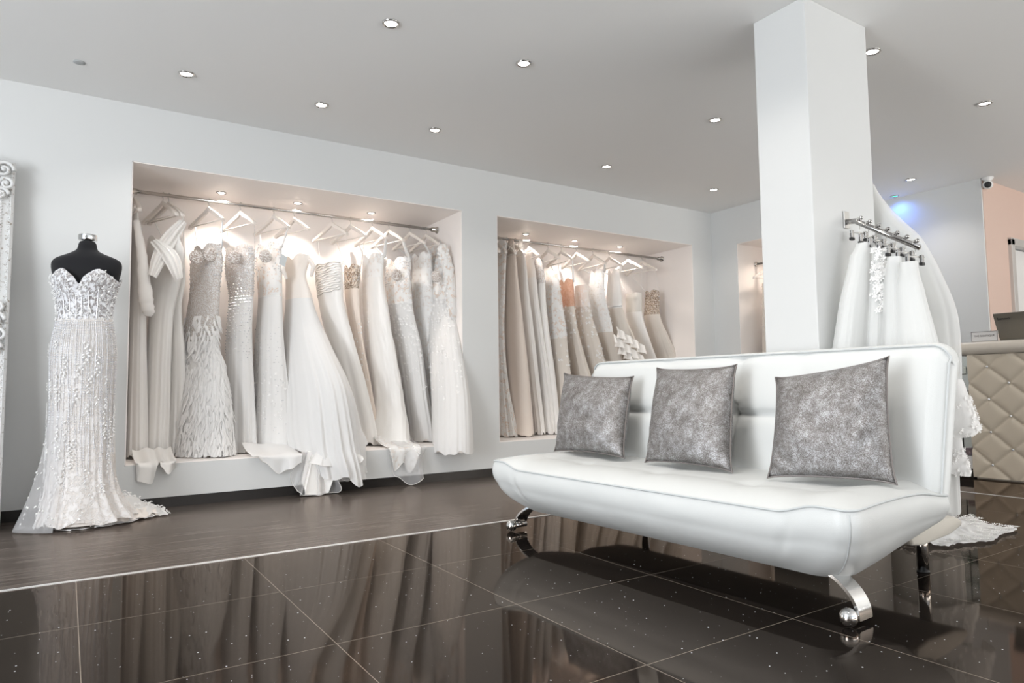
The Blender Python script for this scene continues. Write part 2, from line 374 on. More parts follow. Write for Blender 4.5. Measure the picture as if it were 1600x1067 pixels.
# ------------------------------------------------------------------ downlights
def downlight(loc, r_, label, group, power, col, spot=110, lens=lamp_m, blend=.6):
    t = empty('downlight', loc, label, 'ceiling light', group)
    x, y, z = loc
    build(MB().lathe([(r_, z), (r_, z-.004), (r_*.86, z-.009), (r_*.72, z-.006), (r_*.70, z-.001)], (x, y, 0), 28), 'bezel', rail_m, t)
    build(MB().lathe([(0.0001, z-.003), (r_*.70, z-.003), (r_*.70, z-.001)], (x, y, 0), 24), 'lens', lens, t)
    if power:
        l = bpy.data.lights.new('spot', 'SPOT'); l.energy = power; l.color = col; l.spot_size = math.radians(spot); l.spot_blend = blend; l.shadow_soft_size = .03
        o = bpy.data.objects.new('lamp', l); C.objects.link(o); o.parent = t; o.location = (0, 0, -.02)
    return t
CL = [(0.514, 4.089, 'leftmost ceiling downlight, nearest to the wall above the headless form'),
      (1.285, 4.11, 'second downlight of the row nearest the dress wall, above the left niche'),
      (2.075, 4.115, 'third downlight of the row nearest the dress wall, near the left niche right end'),
      (3.61, 4.10, 'downlight nearest the dress wall, above the right niche'),
      (4.886, 4.095, 'small downlight nearest the far back corner of the ceiling'),
      (1.275, 2.995, 'largest brightest downlight near the top edge, left of centre'),
      (2.055, 2.995, 'downlight in the middle of the ceiling, second of the nearer row'),
      (3.60, 2.985, 'downlight just left of the tall white pillar'),
      (6.145, 2.992, 'downlight beside the blue glowing light at the far right'),
      (3.576, 1.903, 'bright downlight touching the right edge of the pillar top'),
      (4.872, 1.895, 'downlight at the upper right, above the reception desk')]
for x, y, lb in CL: downlight((x, y, ZC), .043, lb, 'downlights in the main ceiling', 11, (1, .95, .89), 130)
for x, y in ((.51, 1.9), (1.275, 1.9), (2.055, 1.9), (2.055, .8), (1.275, .8)):  # extra lamps out of view, added for more light from above on the sofa
    downlight((x, y, ZC), .043, 'added unseen ceiling downlight beyond the top of the frame, brightening the sofa and tiled floor', 'added downlights beyond the frame', 17, (1, .95, .89), 130)
for i, x in enumerate((.886, 1.424, 2.01)):
    downlight((x, 5.12, ZT-.006), .036, 'niche spotlight over the left dress rail, %s of three' % ('leftmost', 'middle', 'rightmost')[i], 'spotlights inside the niches', 28, (1, .89, .81), 110)
for i, x in enumerate((3.51, 4.08, 4.66)):
    downlight((x, 5.12, ZT-.006), .036, 'niche spotlight over the right dress rail, %s of three' % ('leftmost', 'middle', 'rightmost')[i], 'spotlights inside the niches', 25, (1, .89, .81), 110)
downlight((5.83, 4.05, zt3-.006), .036, 'warm spotlight inside the small side niche behind the pillar', 'spotlights inside the niches', 8, (1, .85, .73), 140)
bl = downlight((6.56, 3.35, ZC), .040, 'downlight with green lens glowing blue on the far wall', None, 6, (.08, .25, 1), 165, lampg_m, 1)
sd = empty('smoke_detector', (0.01, 4.24, ZC), 'small flat round grey sensor on the ceiling at the top left', 'sensor')
build(MB().lathe([(.028, ZC), (.028, ZC-.004), (.018, ZC-.007), (.0001, ZC-.007)], (0.01, 4.24, 0), 24), 'cover', mat('sensor_grey', (.42, .43, .43), .6), sd)

# cctv dome camera
cp = pix(1543.5, 288.5, 2, ZC-.062)
cc = empty('security_camera', (cp.x, cp.y, ZC), 'white ball security camera with black lens at the pink wall corner', 'security camera')
build(MB().lathe([(.045, ZC), (.045, ZC-.012), (.03, ZC-.025), (.03, ZC-.03)], (cp.x, cp.y, 0), 24), 'mount', white_m, cc)
build(MB().sphere(cp, .040, 20), 'ball', white_m, cc)
dv = (CAM-cp).normalized()
build(MB().tube([cp+dv*.022, cp+dv*.037, cp+dv*.041], [.028, .026, .022], 20), 'lens', rubber_m, cc)

# ------------------------------------------------------------------ clothes rails
ZR, YR = 2.05, 5.12
def rail(name, x0, x1, label):
    t = empty(name, (x0, YR, ZR), label, 'clothes rail')
    build(MB().tube([(x0+.004, YR, ZR), (x1-.004, YR, ZR)], .0125, 16), 'tube', rail_m, t)
    for x, s_ in ((x0, 1), (x1, -1)):
        prof = [(.03, x+s_*.006), (.03, x+s_*.014), (.021, x+s_*.02), (.019, x+s_*.06)]
        build(MB().lathe(prof, (0, YR, ZR), 20, 'x'), 'flange', rail_m, t)
    return t
rail('clothes_rail', N1[0], N1[1], 'long chrome clothes rail across the left niche, holding white gowns')
rail('clothes_rail', N2[0], N2[1], 'chrome clothes rail across the right niche above the sofa')
t3 = empty('clothes_rail', (5.83, 4.39, 1.93), 'short chrome rail in the side niche beside the pillar', 'clothes rail')
build(MB().tube([(5.83, 3.79, 1.925), (5.83, 4.38, 1.925)], .012, 14), 'tube', rail_m, t3)
build(MB().lathe([(.028, 4.383), (.028, 4.373), (.018, 4.365)], (5.83, 0, 1.925), 16, 'y'), 'flange', rail_m, t3)

# ------------------------------------------------------------------ hangers
def make_hanger(loc, ang, label, group, m=hanger_m):
    """ang: turn of the hanger's width from the +Y direction towards +X"""
    t = empty('coat_hanger', loc, label, 'hanger', group)
    fr = MB()
    pts = []
    for i in range(15):
        u = -1+2*i/14
        pts.append((u*.205, -.062-.105*abs(u)**1.15 + (.010 if abs(u) < .1 else 0)))
    rings = []
    for i, (u, z) in enumerate(pts):
        hgt = .020*(1-.3*abs(u)/.205); th = .008+.006*abs(u)/.205; yo = .02*(abs(u)/.205)**2
        rings.append([(u, yo-th, z-hgt), (u, yo+th, z-hgt), (u, yo+th, z+hgt*.6), (u, yo-th, z+hgt*.6)])
    fr.loft(rings, True, True, True)
    hk = MB(); path = [(0, 0, -.05), (0, 0, -.028)]
    for k in range(9):
        a = -PI/2 + k*PI*1.25/8
        path.append((-.0 + .017*math.cos(a)*1.0, 0, .0+.017*math.sin(a)))
    hk.tube(path, .002, 6)
    br = MB().tube([(-.195, .018, -.165), (.195, .018, -.165)], .005, 8)
    rz = Matrix.Rotation(PI/2-ang, 4, 'Z'); L = Vector(loc)
    for mb_, nm, mm in ((fr, 'shoulder_bar', m), (hk, 'hook', steel_m), (br, 'cross_bar', m)):
        mb_.v = [tuple(rz @ Vector(p) + L) for p in mb_.v]; build(mb_, nm, mm, t, bevel=.003 if nm == 'shoulder_bar' else 0)
    return t

# ------------------------------------------------------------------ dresses
def silrow(y, xl, xr, q, a, yc, ymax, plane='y'):
    wd = Vector((math.sin(a), math.cos(a))); nd = Vector((math.cos(a), -math.sin(a)))
    for _ in range(4):
        if plane == 'y': c = pix((xl+xr)/2, y, 1, yc)
        else: c = pix((xl+xr)/2, y, 0, yc)
        pl_ = pix(xl, y, 1, c.y) - CAM; pr_ = pix(xr, y, 1, c.y) - CAM
        dist = math.hypot(c.x, c.y)
        ang = abs(math.atan2(pl_.x, pl_.y)-math.atan2(pr_.x, pr_.y))/2
        h = math.tan(ang)*dist
        p = Vector((c.y, -c.x)).normalized()
        rw_ = h/math.sqrt((wd.dot(p))**2+(q*nd.dot(p))**2)
        ye = math.sqrt((rw_*wd.y)**2+(rw_*q*nd.y)**2)
        if plane == 'y' and c.y+ye > ymax: yc = max(3.5, ymax-ye)
        else: break
    return [c.x, c.y, c.z, rw_, rw_*q]
def interp_rows(rows, n):
    zs = [r_[2] for r_ in rows]; out = []
    for i in range(n):
        t = i/(n-1); z = lerp(zs[0], zs[-1], t)
        k = 0
        while k < len(rows)-2 and zs[k+1] > z: k += 1
        t2 = min(1, max(0, (zs[k]-z)/max(1e-6, zs[k]-zs[k+1])))
        p0 = rows[max(k-1, 0)]; p1 = rows[k]; p2 = rows[k+1]; p3 = rows[min(k+2, len(rows)-1)]
        r_ = []
        for j in range(5):
            a_, b_, c_, d_ = p0[j], p1[j], p2[j], p3[j]
            v_ = .5*((2*b_)+(-a_+c_)*t2+(2*a_-5*b_+4*c_-d_)*t2*t2+(-a_+3*b_-3*c_+d_)*t2**3)
            lo, hi = min(b_, c_), max(b_, c_); v_ = min(hi+.02, max(lo-.02, v_))
            r_.append(v_)
        r_[2] = z; out.append(r_)
    return out
def foldf(seed, kinds):
    rr = random.Random(seed); ph = [(k, rr.uniform(0, 2*PI), am) for k, am in kinds]
    def f(th, z=0):
        w_ = .55+.9*noise.noise(Vector((math.cos(th)*1.6+seed, math.sin(th)*1.6, z*1.3)))
        return sum(am*math.sin(k*th+p+.9*noise.noise(Vector((math.cos(th)*1.2, math.sin(th)*1.2, seed+k*.37+z*.6)))) for k, p, am in ph)*w_
    return f
def garment(root, name, rows, m, a, seed, amp=.08, kinds=((7, .5), (13, .6), (22, .35)), n=48, seg=120, start=0.0, neck=None, inset=0.0, hem=.01, drop=0, wob=0.0, gather=1.0, m_sub=0, crinkle=0.0):
    R = interp_rows(rows, n); f = foldf(seed, kinds); rr = random.Random(seed+5); hp = [rr.uniform(0, 6.28) for _ in range(4)]
    wd = Vector((math.sin(a), math.cos(a))); nd = Vector((math.cos(a), -math.sin(a)))
    mb = MB(); rings = []
    for i, (cx, cy, z, rw_, rn_) in enumerate(R):
        t = i/(n-1); am = amp*max(0, (t-start)/(1-start))**gather if t > start else 0
        ring = []
        for j in range(seg):
            th = 2*PI*j/seg
            bust = (.16*math.exp(-((abs(math.cos(th))-.5)/.26)**2)*math.exp(-((t-.22)/.16)**2) if neck and neck is not True and math.sin(th) < 0 and name == 'bodice' else 0)
            k = 1-inset + bust + am*f(th+.12*math.sin(2.2*t+hp[0]), z) + crinkle*noise.noise(Vector((math.cos(th)*5, math.sin(th)*5, z*9+seed)))
            x = cx + (wd.x*math.cos(th)*rw_ + nd.x*math.sin(th)*rn_)*k
            y = cy + (wd.y*math.cos(th)*rw_ + nd.y*math.sin(th)*rn_)*k
            zz = z
            if neck and t < .25:
                zz += neck(th, x, y)*(1-t/.25)
            if t > .9: zz += hem*(math.sin(5*th+hp[1])+.6*math.sin(11*th+hp[2]))*(t-.9)/.1
            if drop and t > .6: zz -= drop*sst(YW+.02, YW-.10, y)*((t-.6)/.4)
            if wob: x += wob*t*math.sin(9*z+hp[3])
            if YW-.004 < y < NB and x < 5.3 and name not in ('veil_layer',): zz = max(zz, ZS+.012)
            ring.append((x, y, zz))
        rings.append(ring)
    mb.loft(rings, True)
    o = build(mb, name, m, root)
    return o, rings
def straps(root, m, rings, hx, a, zr=ZR, wdt=.012, kind='strap'):
    """two straps from the bodice top up over the hanger ends"""
    wd = Vector((math.sin(a), math.cos(a), 0)); seg = len(rings[0]); out = []
    for s_ in (1, -1):
        j = 0 if s_ == 1 else seg//2
        p0 = Vector(rings[0][(j+ (8 if s_ == 1 else -8)) % seg]); p3 = Vector((hx[0], hx[1], 0))+wd*.17*s_; p3.z = zr-.158
        mb = MB(); ringsS = []
        for i in range(9):
            t = i/8; p = p0.lerp(p3, t)+Vector((0, 0, -.02*math.sin(PI*t)*0)); wv = wdt*(1-.4*t)
            ringsS.append([p+Vector((-.5*wv, -.6*wv, 0)), p+Vector((.5*wv, -.2*wv, .002)), p+Vector((.5*wv, .6*wv, 0)), p+Vector((-.5*wv, .2*wv, -.002))])
        mb.loft(ringsS, True, True, True); out.append(build(mb, kind, m, root))
    return out
def scatter(root, name, rings, m, count, t0, t1, th0, th1, size, seed, beads=False, dens=None):
    """lace flowers / beads standing on the cloth surface, one part"""
    rr = random.Random(seed); n = len(rings); seg = len(rings[0]); mb = MB(); made = 0; tries = 0
    while made < count and tries < count*20:
        tries += 1
        t = rr.uniform(t0, t1); th = rr.uniform(th0, th1)
        if dens and rr.random() > dens((t-t0)/(t1-t0), (th-th0)/(th1-th0)): continue
        i = min(n-2, int(t*(n-1))); j = int(th/(2*PI)*seg) % seg; j2 = (j+1) % seg
        p = Vector(rings[i][j]); u = (Vector(rings[i][j2])-p); v_ = (Vector(rings[i+1][j])-p)
        if u.length < 1e-6 or v_.length < 1e-6: continue
        u.normalize(); v_.normalize(); nn = u.cross(v_)
        c = Vector((sum(q[0] for q in rings[i])/seg, sum(q[1] for q in rings[i])/seg, p.z))
        if nn.dot(p-c) < 0: nn = -nn
        nn.normalize(); p = p+nn*.003
        if beads: mb.sphere(p, size*rr.uniform(.6, 1.2), 5)
        else:
            k = rr.choice((4, 5, 5, 6)); s_ = size*rr.uniform(.6, 1.25); a0 = rr.uniform(0, 6.28)
            for q in range(k):
                a_ = a0+2*PI*q/k; dr = u*math.cos(a_)+v_*math.sin(a_); sd_ = u*-math.sin(a_)+v_*math.cos(a_)
                mb.add([p, p+dr*s_*.55+sd_*s_*.26+nn*.004, p+dr*s_+nn*.005, p+dr*s_*.55-sd_*s_*.26+nn*.004], [(0, 1, 2, 3)])
        made += 1
    return build(mb, name, m, root, smooth=False)
def sweetheart(depth=.035):
    def g_(th, x, y):
        c_ = math.cos(th); sf = math.sin(th) < 0
        if sf: return depth*(.75*math.exp(-((abs(c_)-.5)/.40)**2)-.6*math.exp(-(c_/.20)**2))
        return -depth*.5
    return g_
def dress(hx, a_deg, rows, label, bodice_m, skirt_m, seed, group='gowns on the left niche rail', split=2, lining=None, neck=.03, strap=True,
          amp=.09, kinds=((7, .5), (13, .6), (22, .35)), qs=(.22, .3, .42, .5, .55, .6, .6, .6, .6, .6, .6), yrail=YR, ymax=NB-.04, lowz=None, drop=0, n=54, hem=.012, gather=1.0,
          applique=None, start=0.0, strap_m=None, strapw=.012, plane='y', hangz=ZR, crinkle=0, seg=120, inset_l=.12):
    a = math.radians(a_deg); R = []
    for i, rw_ in enumerate(rows):
        y, xl, xr = rw_[:3]; q = rw_[3] if len(rw_) > 3 else qs[i]
        R.append(silrow(y, xl, xr, q, a, rw_[4] if len(rw_) > 4 else yrail, ymax, plane))
    if lowz is not None: R[-1][2] = lowz
    for r_ in R: r_[2] = max(r_[2], .012)
    root = empty('wedding_dress', (R[0][0], R[0][1], R[-1][2]), label, 'dress', group)
    Rb = R[:split+1]; Rs = R[split:]
    b_, ringsB = garment(root, 'bodice', Rb, bodice_m, a, seed, amp*.15, n=20, seg=seg, neck=sweetheart(neck) if neck else None, hem=0, inset=0)
    s_, ringsS = garment(root, 'skirt', Rs, skirt_m, a, seed+1, amp, kinds, n=n, seg=seg, hem=hem, drop=drop, gather=gather, start=start, crinkle=crinkle)
    if lining:
        garment(root, 'lining', Rs, lining, a, seed+2, amp*.5, kinds, n=30, seg=72, inset=inset_l, hem=0.004, drop=drop*.5)
    if strap: straps(root, strap_m or bodice_m, ringsB, hx, a, hangz, strapw)
    if applique:
        for k, (w_, cnt, t0, t1, th0, th1, sz, dn) in enumerate(applique):
            rg = ringsB if w_ == 'b' else ringsS
            scatter(root, 'lace_applique' if sz > .006 else 'beading', rg, appl_m if sz > .006 else bead_m, cnt, t0, t1, th0, th1, sz, seed+9+k, beads=sz <= .006, dens=dn)
    return root, ringsB, ringsS
def hpos(X, y=YR, z=ZR): return (X, y, z+.0)

def sleeve(root, m, pts, rads, name='sleeve'):
    P = [Vector(p) for p in pts]; path = []; rd = []
    for i in range(len(P)-1):
        for k in range(6):
            t = k/6; path.append(P[i].lerp(P[i+1], t)); rd.append(lerp(rads[i], rads[i+1], t)*(1+.08*math.sin(i*9+k*2.2)))
    path.append(P[-1]); rd.append(rads[-1])
    return build(MB().tube(path, rd, 14), name, m, root)

G1, G2 = 'gowns on the left niche rail', 'gowns on the right niche rail'
TAU = 2*PI
front = (PI*1.0, PI*2.0)      # the side of the ring that faces the room (sin<0)
# ---- left niche
hx1 = [0.345, 0.516, 0.551, 0.805, 1.017, 1.251, 1.4, 1.69, 1.839, 2.02, 2.162, 2.349, 2.496]
tw1 = [-10, -24, -24, -22, -22, -22, -20, -20, -20, -16, -16, -14, -10]
hl = ['white hanger at the far left end of the left rail, beside the niche edge', 'white hanger second from the left on the left rail, close to its neighbour', 'white hanger third from the left on the left rail, holding a satin wrap gown',
      'white hanger over the feather-skirt mermaid gown', 'white hanger above the sequinned strapless gown', 'white hanger right of the sequinned gown, over a sheer beaded gown', 'white hanger above the wide tulle ball gown',
      'white hanger above the ruched strapless satin gown', 'white hanger above the narrow nude gown with jewelled top', 'white hanger over the plain satin gown with lace shoulder strap', 'white hanger over the halter gown with lace top',
      'white hanger third from the right end of the left rail, slim gown below', 'white hanger at the right end of the left rail, inside the long-sleeved lace gown']
for i, X in enumerate(hx1):
    make_hanger(hpos(X), math.radians(tw1[i]), hl[i], 'hangers on the left rail')

r0, b0, s0 = dress((hx1[0], YR), -10, [(332, 206, 216), (400, 205, 224), (470, 203, 228), (580, 201, 230), (695, 197, 232)], 'white crepe gown with long puffed sleeve at the far left of the rail', crepe_m, crepe_m, 11, split=1, strap=False, amp=.10, lowz=.29)
sleeve(r0, crepe_m, [pix(213, 345, 1, 4.98), pix(222, 400, 1, 4.95), pix(228, 465, 1, 4.93), pix(232, 488, 1, 4.93), pix(231, 494, 1, 4.93)], [.02, .03, .042, .036, .02])
r1, b1, s1 = dress((hx1[1], YR), -24, [(375, 230, 282), (402, 229, 288), (432, 232, 284), (490, 233, 272), (560, 229, 268), (640, 225, 266), (702, 222, 262)], 'ivory satin gown with crossed shawl collar, second on the left rail', satin_m, satin_m, 21, split=2, strap=False, amp=.13, kinds=((5, .7), (9, .6), (16, .3)), neck=.05, lowz=.30)
def sheet(root, name, m, fn, nu=30, nv=24):
    mb = MB(); mb.loft([[fn(i/nu, j/nv) for j in range(nv+1)] for i in range(nu+1)], closed=False); return build(mb, name, m, root)
def band(p0, p1, wd_, bow, seed):
    ax_ = (p1-p0).normalized(); pp_ = ax_.cross(Vector((0, 1, 0))).normalized()
    def fn(u, v_):
        w_ = wd_*(.7+.6*math.sin(PI*u)); q = p0.lerp(p1, u)+pp_*((v_-.5)*w_+bow*math.sin(PI*u))
        return q+Vector((0, -.022*math.sin(PI*v_)-.006*math.sin(v_*19+u*4+seed), 0))
    return fn
for p0, p1, bw_ in ((pix(240, 376, 1, 4.93), pix(280, 436, 1, 4.86), .03), (pix(286, 346, 1, 4.98), pix(238, 432, 1, 4.89), -.02)):
    sheet(r1, 'shawl_band', satin_m, band(p0, p1, .075, bw_, p0.x), 24, 24)
r2, b2, s2 = dress((hx1[2], YR), -24, [(400, 268, 288), (440, 268, 290), (480, 264, 284), (560, 264, 290), (640, 260, 292), (712, 254, 292)], 'cream satin gown with long trailing train over the niche sill, third on rail', satin_m, satin_m, 31, split=1, amp=.14, kinds=((4, .8), (9, .5), (15, .3)), strapw=.008, lowz=.29)
def sheet(root, name, m, fn, nu=30, nv=24):
    mb = MB(); mb.loft([[fn(i/nu, j/nv) for j in range(nv+1)] for i in range(nu+1)], closed=False); return build(mb, name, m, root)
def drape(pts, seed, amp=.022):
    """cloth running over the niche sill and hanging in front of the wall; pts: its lower edge"""
    def fn(u, v_):
        k = u*(len(pts)-1); i = min(len(pts)-2, int(k)); t = k-i; t = t*t*(3-2*t)
        xb = lerp(pts[i][0], pts[i+1][0], u*(len(pts)-1)-i); yb = lerp(pts[i][1], pts[i+1][1], t)
        b_ = pix(xb, yb, 1, YW-.035); x0 = lerp(pix(pts[0][0], 700, 1, YW).x, pix(pts[-1][0], 700, 1, YW).x, u)
        if v_ < .4: q = v_/.4; return (x0, lerp(YW+.28, YW-.02, q), ZS+.016+.06*(1-q)**2+.008*math.sin(u*9+seed))
        q = (v_-.4)/.6; zt_ = ZS+.016
        return (lerp(x0, b_.x, q**.6), YW-.02-.03*math.sin(PI/2*min(1, q*3))-amp*q*math.sin(u*8+seed)-amp*.4*q*math.sin(u*17+seed), lerp(zt_, min(zt_, b_.z), q**1.2))
    return fn
sheet(r2, 'train', satin_m, drape([(212, 700), (214, 752), (236, 756), (246, 726), (256, 715)], 3), 50, 30)
sheet(r2, 'train_fold', satin_m, drape([(247, 690), (250, 728), (262, 740), (274, 734), (276, 700)], 5, .035), 40, 30)
# feather mermaid gown
r3, b3, s3 = dress((hx1[3], YR), -22, [(388, 303, 346, .25), (412, 297, 348, .25), (445, 297, 344, .35), (490, 291, 342, .4), (535, 284, 338, .45), (570, 280, 350, .5), (630, 272, 358, .55), (722, 266, 364, .6)],
                   'mermaid gown with feathered skirt and glittering nude bodice', sequin_m, feather_m, 41, split=4, amp=.07, applique=[('b', 260, .0, .5, 0, TAU, .004, None), ('b', 60, .05, .4, 0, TAU, .011, None)], strap_m=bead_m, strapw=.011, lowz=.285, drop=0)
fb = MB(); rr = random.Random(3)
for k in range(2000):
    t = rr.random()**.8; src = b3 if k > 1750 else s3; i = min(len(s3)-2, int(t*(len(s3)-2))) if src is s3 else len(b3)-1-int(rr.random()**2*6); j = rr.randrange(120); p = Vector(src[i][j])
    c = Vector((sum(q[0] for q in src[i])/120, sum(q[1] for q in src[i])/120, p.z)); o_ = (p-c).normalized(); sd_ = Vector((-o_.y, o_.x, 0))
    L = rr.uniform(.05, .12); sw = rr.uniform(-.4, .4); w_ = rr.uniform(.004, .010); rings = []
    for q in range(5):
        s_ = q/4; pp = p + o_*(.006+.022*s_-.012*s_*s_) + sd_*sw*L*s_*s_ + Vector((0, 0, -L*s_*.95)); pp.z = max(pp.z, ZS+.012)
        ww = w_*(math.sin(PI*min(1, .25+s_*.75))+.05)
        rings.append([pp+sd_*ww, pp+o_*.003, pp-sd_*ww])
    fb.loft(rings, False)
tag(build(fb, 'feathers', feather_m, r3), kind='stuff')
# sequin strapless
r4, b4, s4 = dress((hx1[4], YR), -22, [(390, 353, 398, .3), (425, 352, 397, .35), (465, 358, 396, .4), (520, 354, 394), (600, 351, 397), (692, 350, 402)], 'strapless gown with sparkling sequin bodice and slim ivory skirt', sequin_m, tulle_m, 51, split=2, lining=nude2_m, strapw=.005,
      applique=[('b', 300, 0, 1, 0, TAU, .004, None), ('s', 300, .0, .45, PI, TAU, .004, lambda t, h: 1-t), ('b', 40, 0, .6, 0, TAU, .012, None)], amp=.12, lowz=.285)
# sheer beaded
r5, b5, s5 = dress((hx1[5], YR), -22, [(386, 402, 440, .3), (418, 400, 440, .35), (465, 403, 441, .4), (540, 398, 444), (620, 394, 452), (702, 388, 462)], 'soft tulle gown with illusion beaded bodice, sixth on the left rail', lace_m, tulle_m, 61, split=2, lining=nude2_m, strapw=.02, strap_m=tulle_m, amp=.12, lowz=.285,
      applique=[('b', 200, 0, .6, 0, TAU, .004, None), ('s', 60, .5, .85, PI, TAU, .011, lambda t, h: .8), ('s', 200, .2, .9, PI, TAU, .003, None)])
# tulle ball gown, spilling to the floor
r6, b6, s6 = dress((hx1[6], YR), -18, [(404, 444, 486, .3), (432, 446, 478, .35), (468, 446, 488, .45), (530, 440, 512, .5), (600, 436, 544, .55), (670, 434, 562, .6), (738, 436, 572, .6)], 'wide ivory tulle ball gown with off-shoulder straps, hem spilling to the floor', nude2_m, tulle_m, 71, split=2, lining=tulle_m,
      amp=.085, kinds=((6, .5), (15, .5), (27, .55), (44, .25)), drop=.20, n=70, seg=200, hem=.03, strap=False, lowz=.285)
def floorhem(pts, ytop, yw, seed, nf=3, amp=.03):
    """hem layer hanging in front of the niche wall; pts: lower edge as px pairs"""
    def fn(u, v_):
        k = u*(len(pts)-1); i = min(len(pts)-2, int(k)); t = k-i; t = t*t*(3-2*t)
        xb = lerp(pts[i][0], pts[i+1][0], u*(len(pts)-1)-i); yb = lerp(pts[i][1], pts[i+1][1], t)
        x0, x1 = pts[0][0], pts[-1][0]; xt = lerp(lerp(x0, x1, .2), lerp(x0, x1, .8), u)
        t_ = pix(xt, ytop, 1, yw+.03); b_ = pix(xb, yb, 1, yw-.05)
        p = t_.lerp(b_, v_); w_ = .3+.7*v_
        return (p.x+.008*math.sin(u*TAU*nf*1.7+seed), p.y-amp*w_*math.sin(u*TAU*nf+seed)-amp*.35*w_*math.sin(u*TAU*nf*2.3+seed*2), max(p.z, .008))
    return fn
def edged(root, name, m, fn, nu=70, nv=16):
    o = sheet(root, name, m, fn, nu, nv); build(MB().tube([fn(i/nu, 1) for i in range(nu+1)], .0022, 5), 'hem_edge', satin_m, o); return o
edged(r6, 'hem_layer', tulle_m, drape([(392, 704), (412, 722), (436, 740), (450, 732), (470, 722)], 1, .02))
edged(r6, 'hem_layer', sheer_m, floorhem([(452, 738), (462, 764), (472, 774), (500, 776), (528, 770), (530, 745), (545, 738)], 705, 4.66, 2, 4))
edged(r6, 'hem_layer', satin_m, floorhem([(474, 752), (474, 772), (500, 772), (514, 770), (520, 742)], 705, 4.66, 5, 1.5, .02))
edged(r6, 'hem_layer', tulle_m, floorhem([(482, 724), (510, 728), (540, 730), (560, 727), (568, 712)], 700, 4.64, 4, 3, .015))
edged(r6, 'hem_layer', sheer_m, floorhem([(520, 742), (545, 752), (560, 742), (573, 738)], 700, 4.66, 6, 2, .02))
sleeve(r6, nude2_m, [pix(444, 408, 1, 5.0), pix(442, 420, 1, 4.98), pix(448, 436, 1, 5.0)], [.012, .015, .01], 'shoulder_strap'); sleeve(r6, nude2_m, [pix(484, 405, 1, 4.95), pix(490, 416, 1, 4.93), pix(486, 432, 1, 4.95)], [.014, .018, .01], 'shoulder_strap')
build(MB().add([pix(436, 412, 1, 4.86), pix(440, 396, 1, 4.86), pix(449, 402, 1, 4.85), pix(445, 417, 1, 4.85)], [(0, 1, 2, 3)]), 'price_tag', mat('grey_card', (.52, .54, .54), .5), r6, smooth=False, solid=.002)
# ruched satin
r7, b7, s7 = dress((hx1[7], YR), -20, [(414, 494, 535, .35), (440, 494, 536, .4), (466, 497, 536, .45), (520, 508, 550), (600, 526, 572), (692, 544, 592)], 'strapless satin gown with ruched draped bodice and flared plain skirt', satin_m, satin_m, 81, split=2, neck=.01, amp=.12, kinds=((4, .8), (8, .6), (14, .3)), strapw=.004, lowz=.29)
rb = MB()
for k in range(13):
    u0 = k/13; pts = []
    for i in range(14):
        t = i/13; th = PI + PI*(.05+.9*t); row = int(lerp(0, len(b7)-1, min(1, max(0, u0*.95+.18*(t-.5))))); pts.append(Vector(b7[row][int(th/TAU*120) % 120])+Vector((-.003, -.004, 0)))
    rb.tube(pts, .005, 6)
build(rb, 'ruching', satin_m, r7)
dress((hx1[8], YR), -20, [(418, 538, 563, .4), (452, 538, 561, .5), (520, 549, 566), (600, 566, 580), (692, 578, 594)], 'narrow nude lace gown with dark jewelled neckline between two satin gowns', jewel_m, nude_m, 91, split=1, strapw=.008, strap_m=champ_m, amp=.12, lowz=.285,
      applique=[('b', 120, 0, .8, 0, TAU, .004, None), ('s', 30, .2, .6, PI, TAU, .010, None)])
dress((hx1[9], YR), -16, [(402, 566, 600, .35), (435, 566, 598, .4), (480, 567, 606, .45), (560, 572, 620), (640, 576, 634), (694, 566, 642)], 'plain creased ivory satin gown with lace strap, in the middle right of rail', lace2_m, satin_m, 101, split=1, strapw=.028, strap_m=lace2_m, amp=.07, kinds=((4, .8), (9, .4)), lowz=.285, crinkle=.05,
      applique=[('s', 50, .0, .45, PI*1.5, TAU, .012, lambda t, h: .7)])
r10, b10, s10 = dress((hx1[10], YR), -16, [(408, 604, 640, .35), (440, 602, 641, .4), (475, 604, 644, .45), (540, 616, 658), (620, 630, 670), (694, 640, 682)], 'halter gown with dense lace flowers and jewelled bust on tulle skirt', lace_m, tulle_m, 111, split=2, lining=nude2_m, strapw=.03, strap_m=lace2_m, amp=.10, lowz=.285,
      applique=[('b', 170, 0, 1, 0, TAU, .015, None), ('s', 210, .0, .75, PI, TAU, .014, lambda t, h: (1-t)**1.2), ('b', 160, .1, .6, PI, TAU, .004, None)])
edged(r10, 'lace_train', lace2_m, drape([(606, 700), (614, 735), (630, 722), (640, 738), (654, 708)], 6))
edged(r10, 'hem_layer', sheer_m, drape([(606, 708), (620, 745), (640, 757), (658, 746), (664, 708)], 9, .04))
dress((hx1[11], YR), -14, [(400, 644, 674, .35), (440, 643, 676, .4), (500, 648, 680, .45), (580, 656, 686), (694, 664, 692)], 'slim lace gown with sheer straps, second from the right on the left rail', lace2_m, lace2_m, 121, split=1, strapw=.02, strap_m=tulle_m, amp=.13, lowz=.285,
      applique=[('b', 60, 0, 1, 0, TAU, .013, None), ('s', 120, .0, .7, PI, TAU, .011, None)])
r12, b12, s12 = dress((hx1[12], YR), -10, [(383, 672, 700, .3), (415, 668, 704, .4, 5.06), (470, 668, 708, .45, 5.0), (540, 670, 720, .5, 4.88), (620, 674, 733, .6, 4.75), (706, 676, 739, .7, 4.64)], 'long-sleeved floral lace gown with full skirt at the right end of left niche', lace_m, tulle_m, 131, split=2, lining=nude2_m, strap=False, amp=.07, kinds=((6, .5), (14, .5), (25, .5)), drop=.0, neck=.02,
      applique=[('b', 130, 0, 1, 0, TAU, .015, None), ('s', 170, .0, .8, PI, TAU, .015, lambda t, h: (1-t)**1.5)])
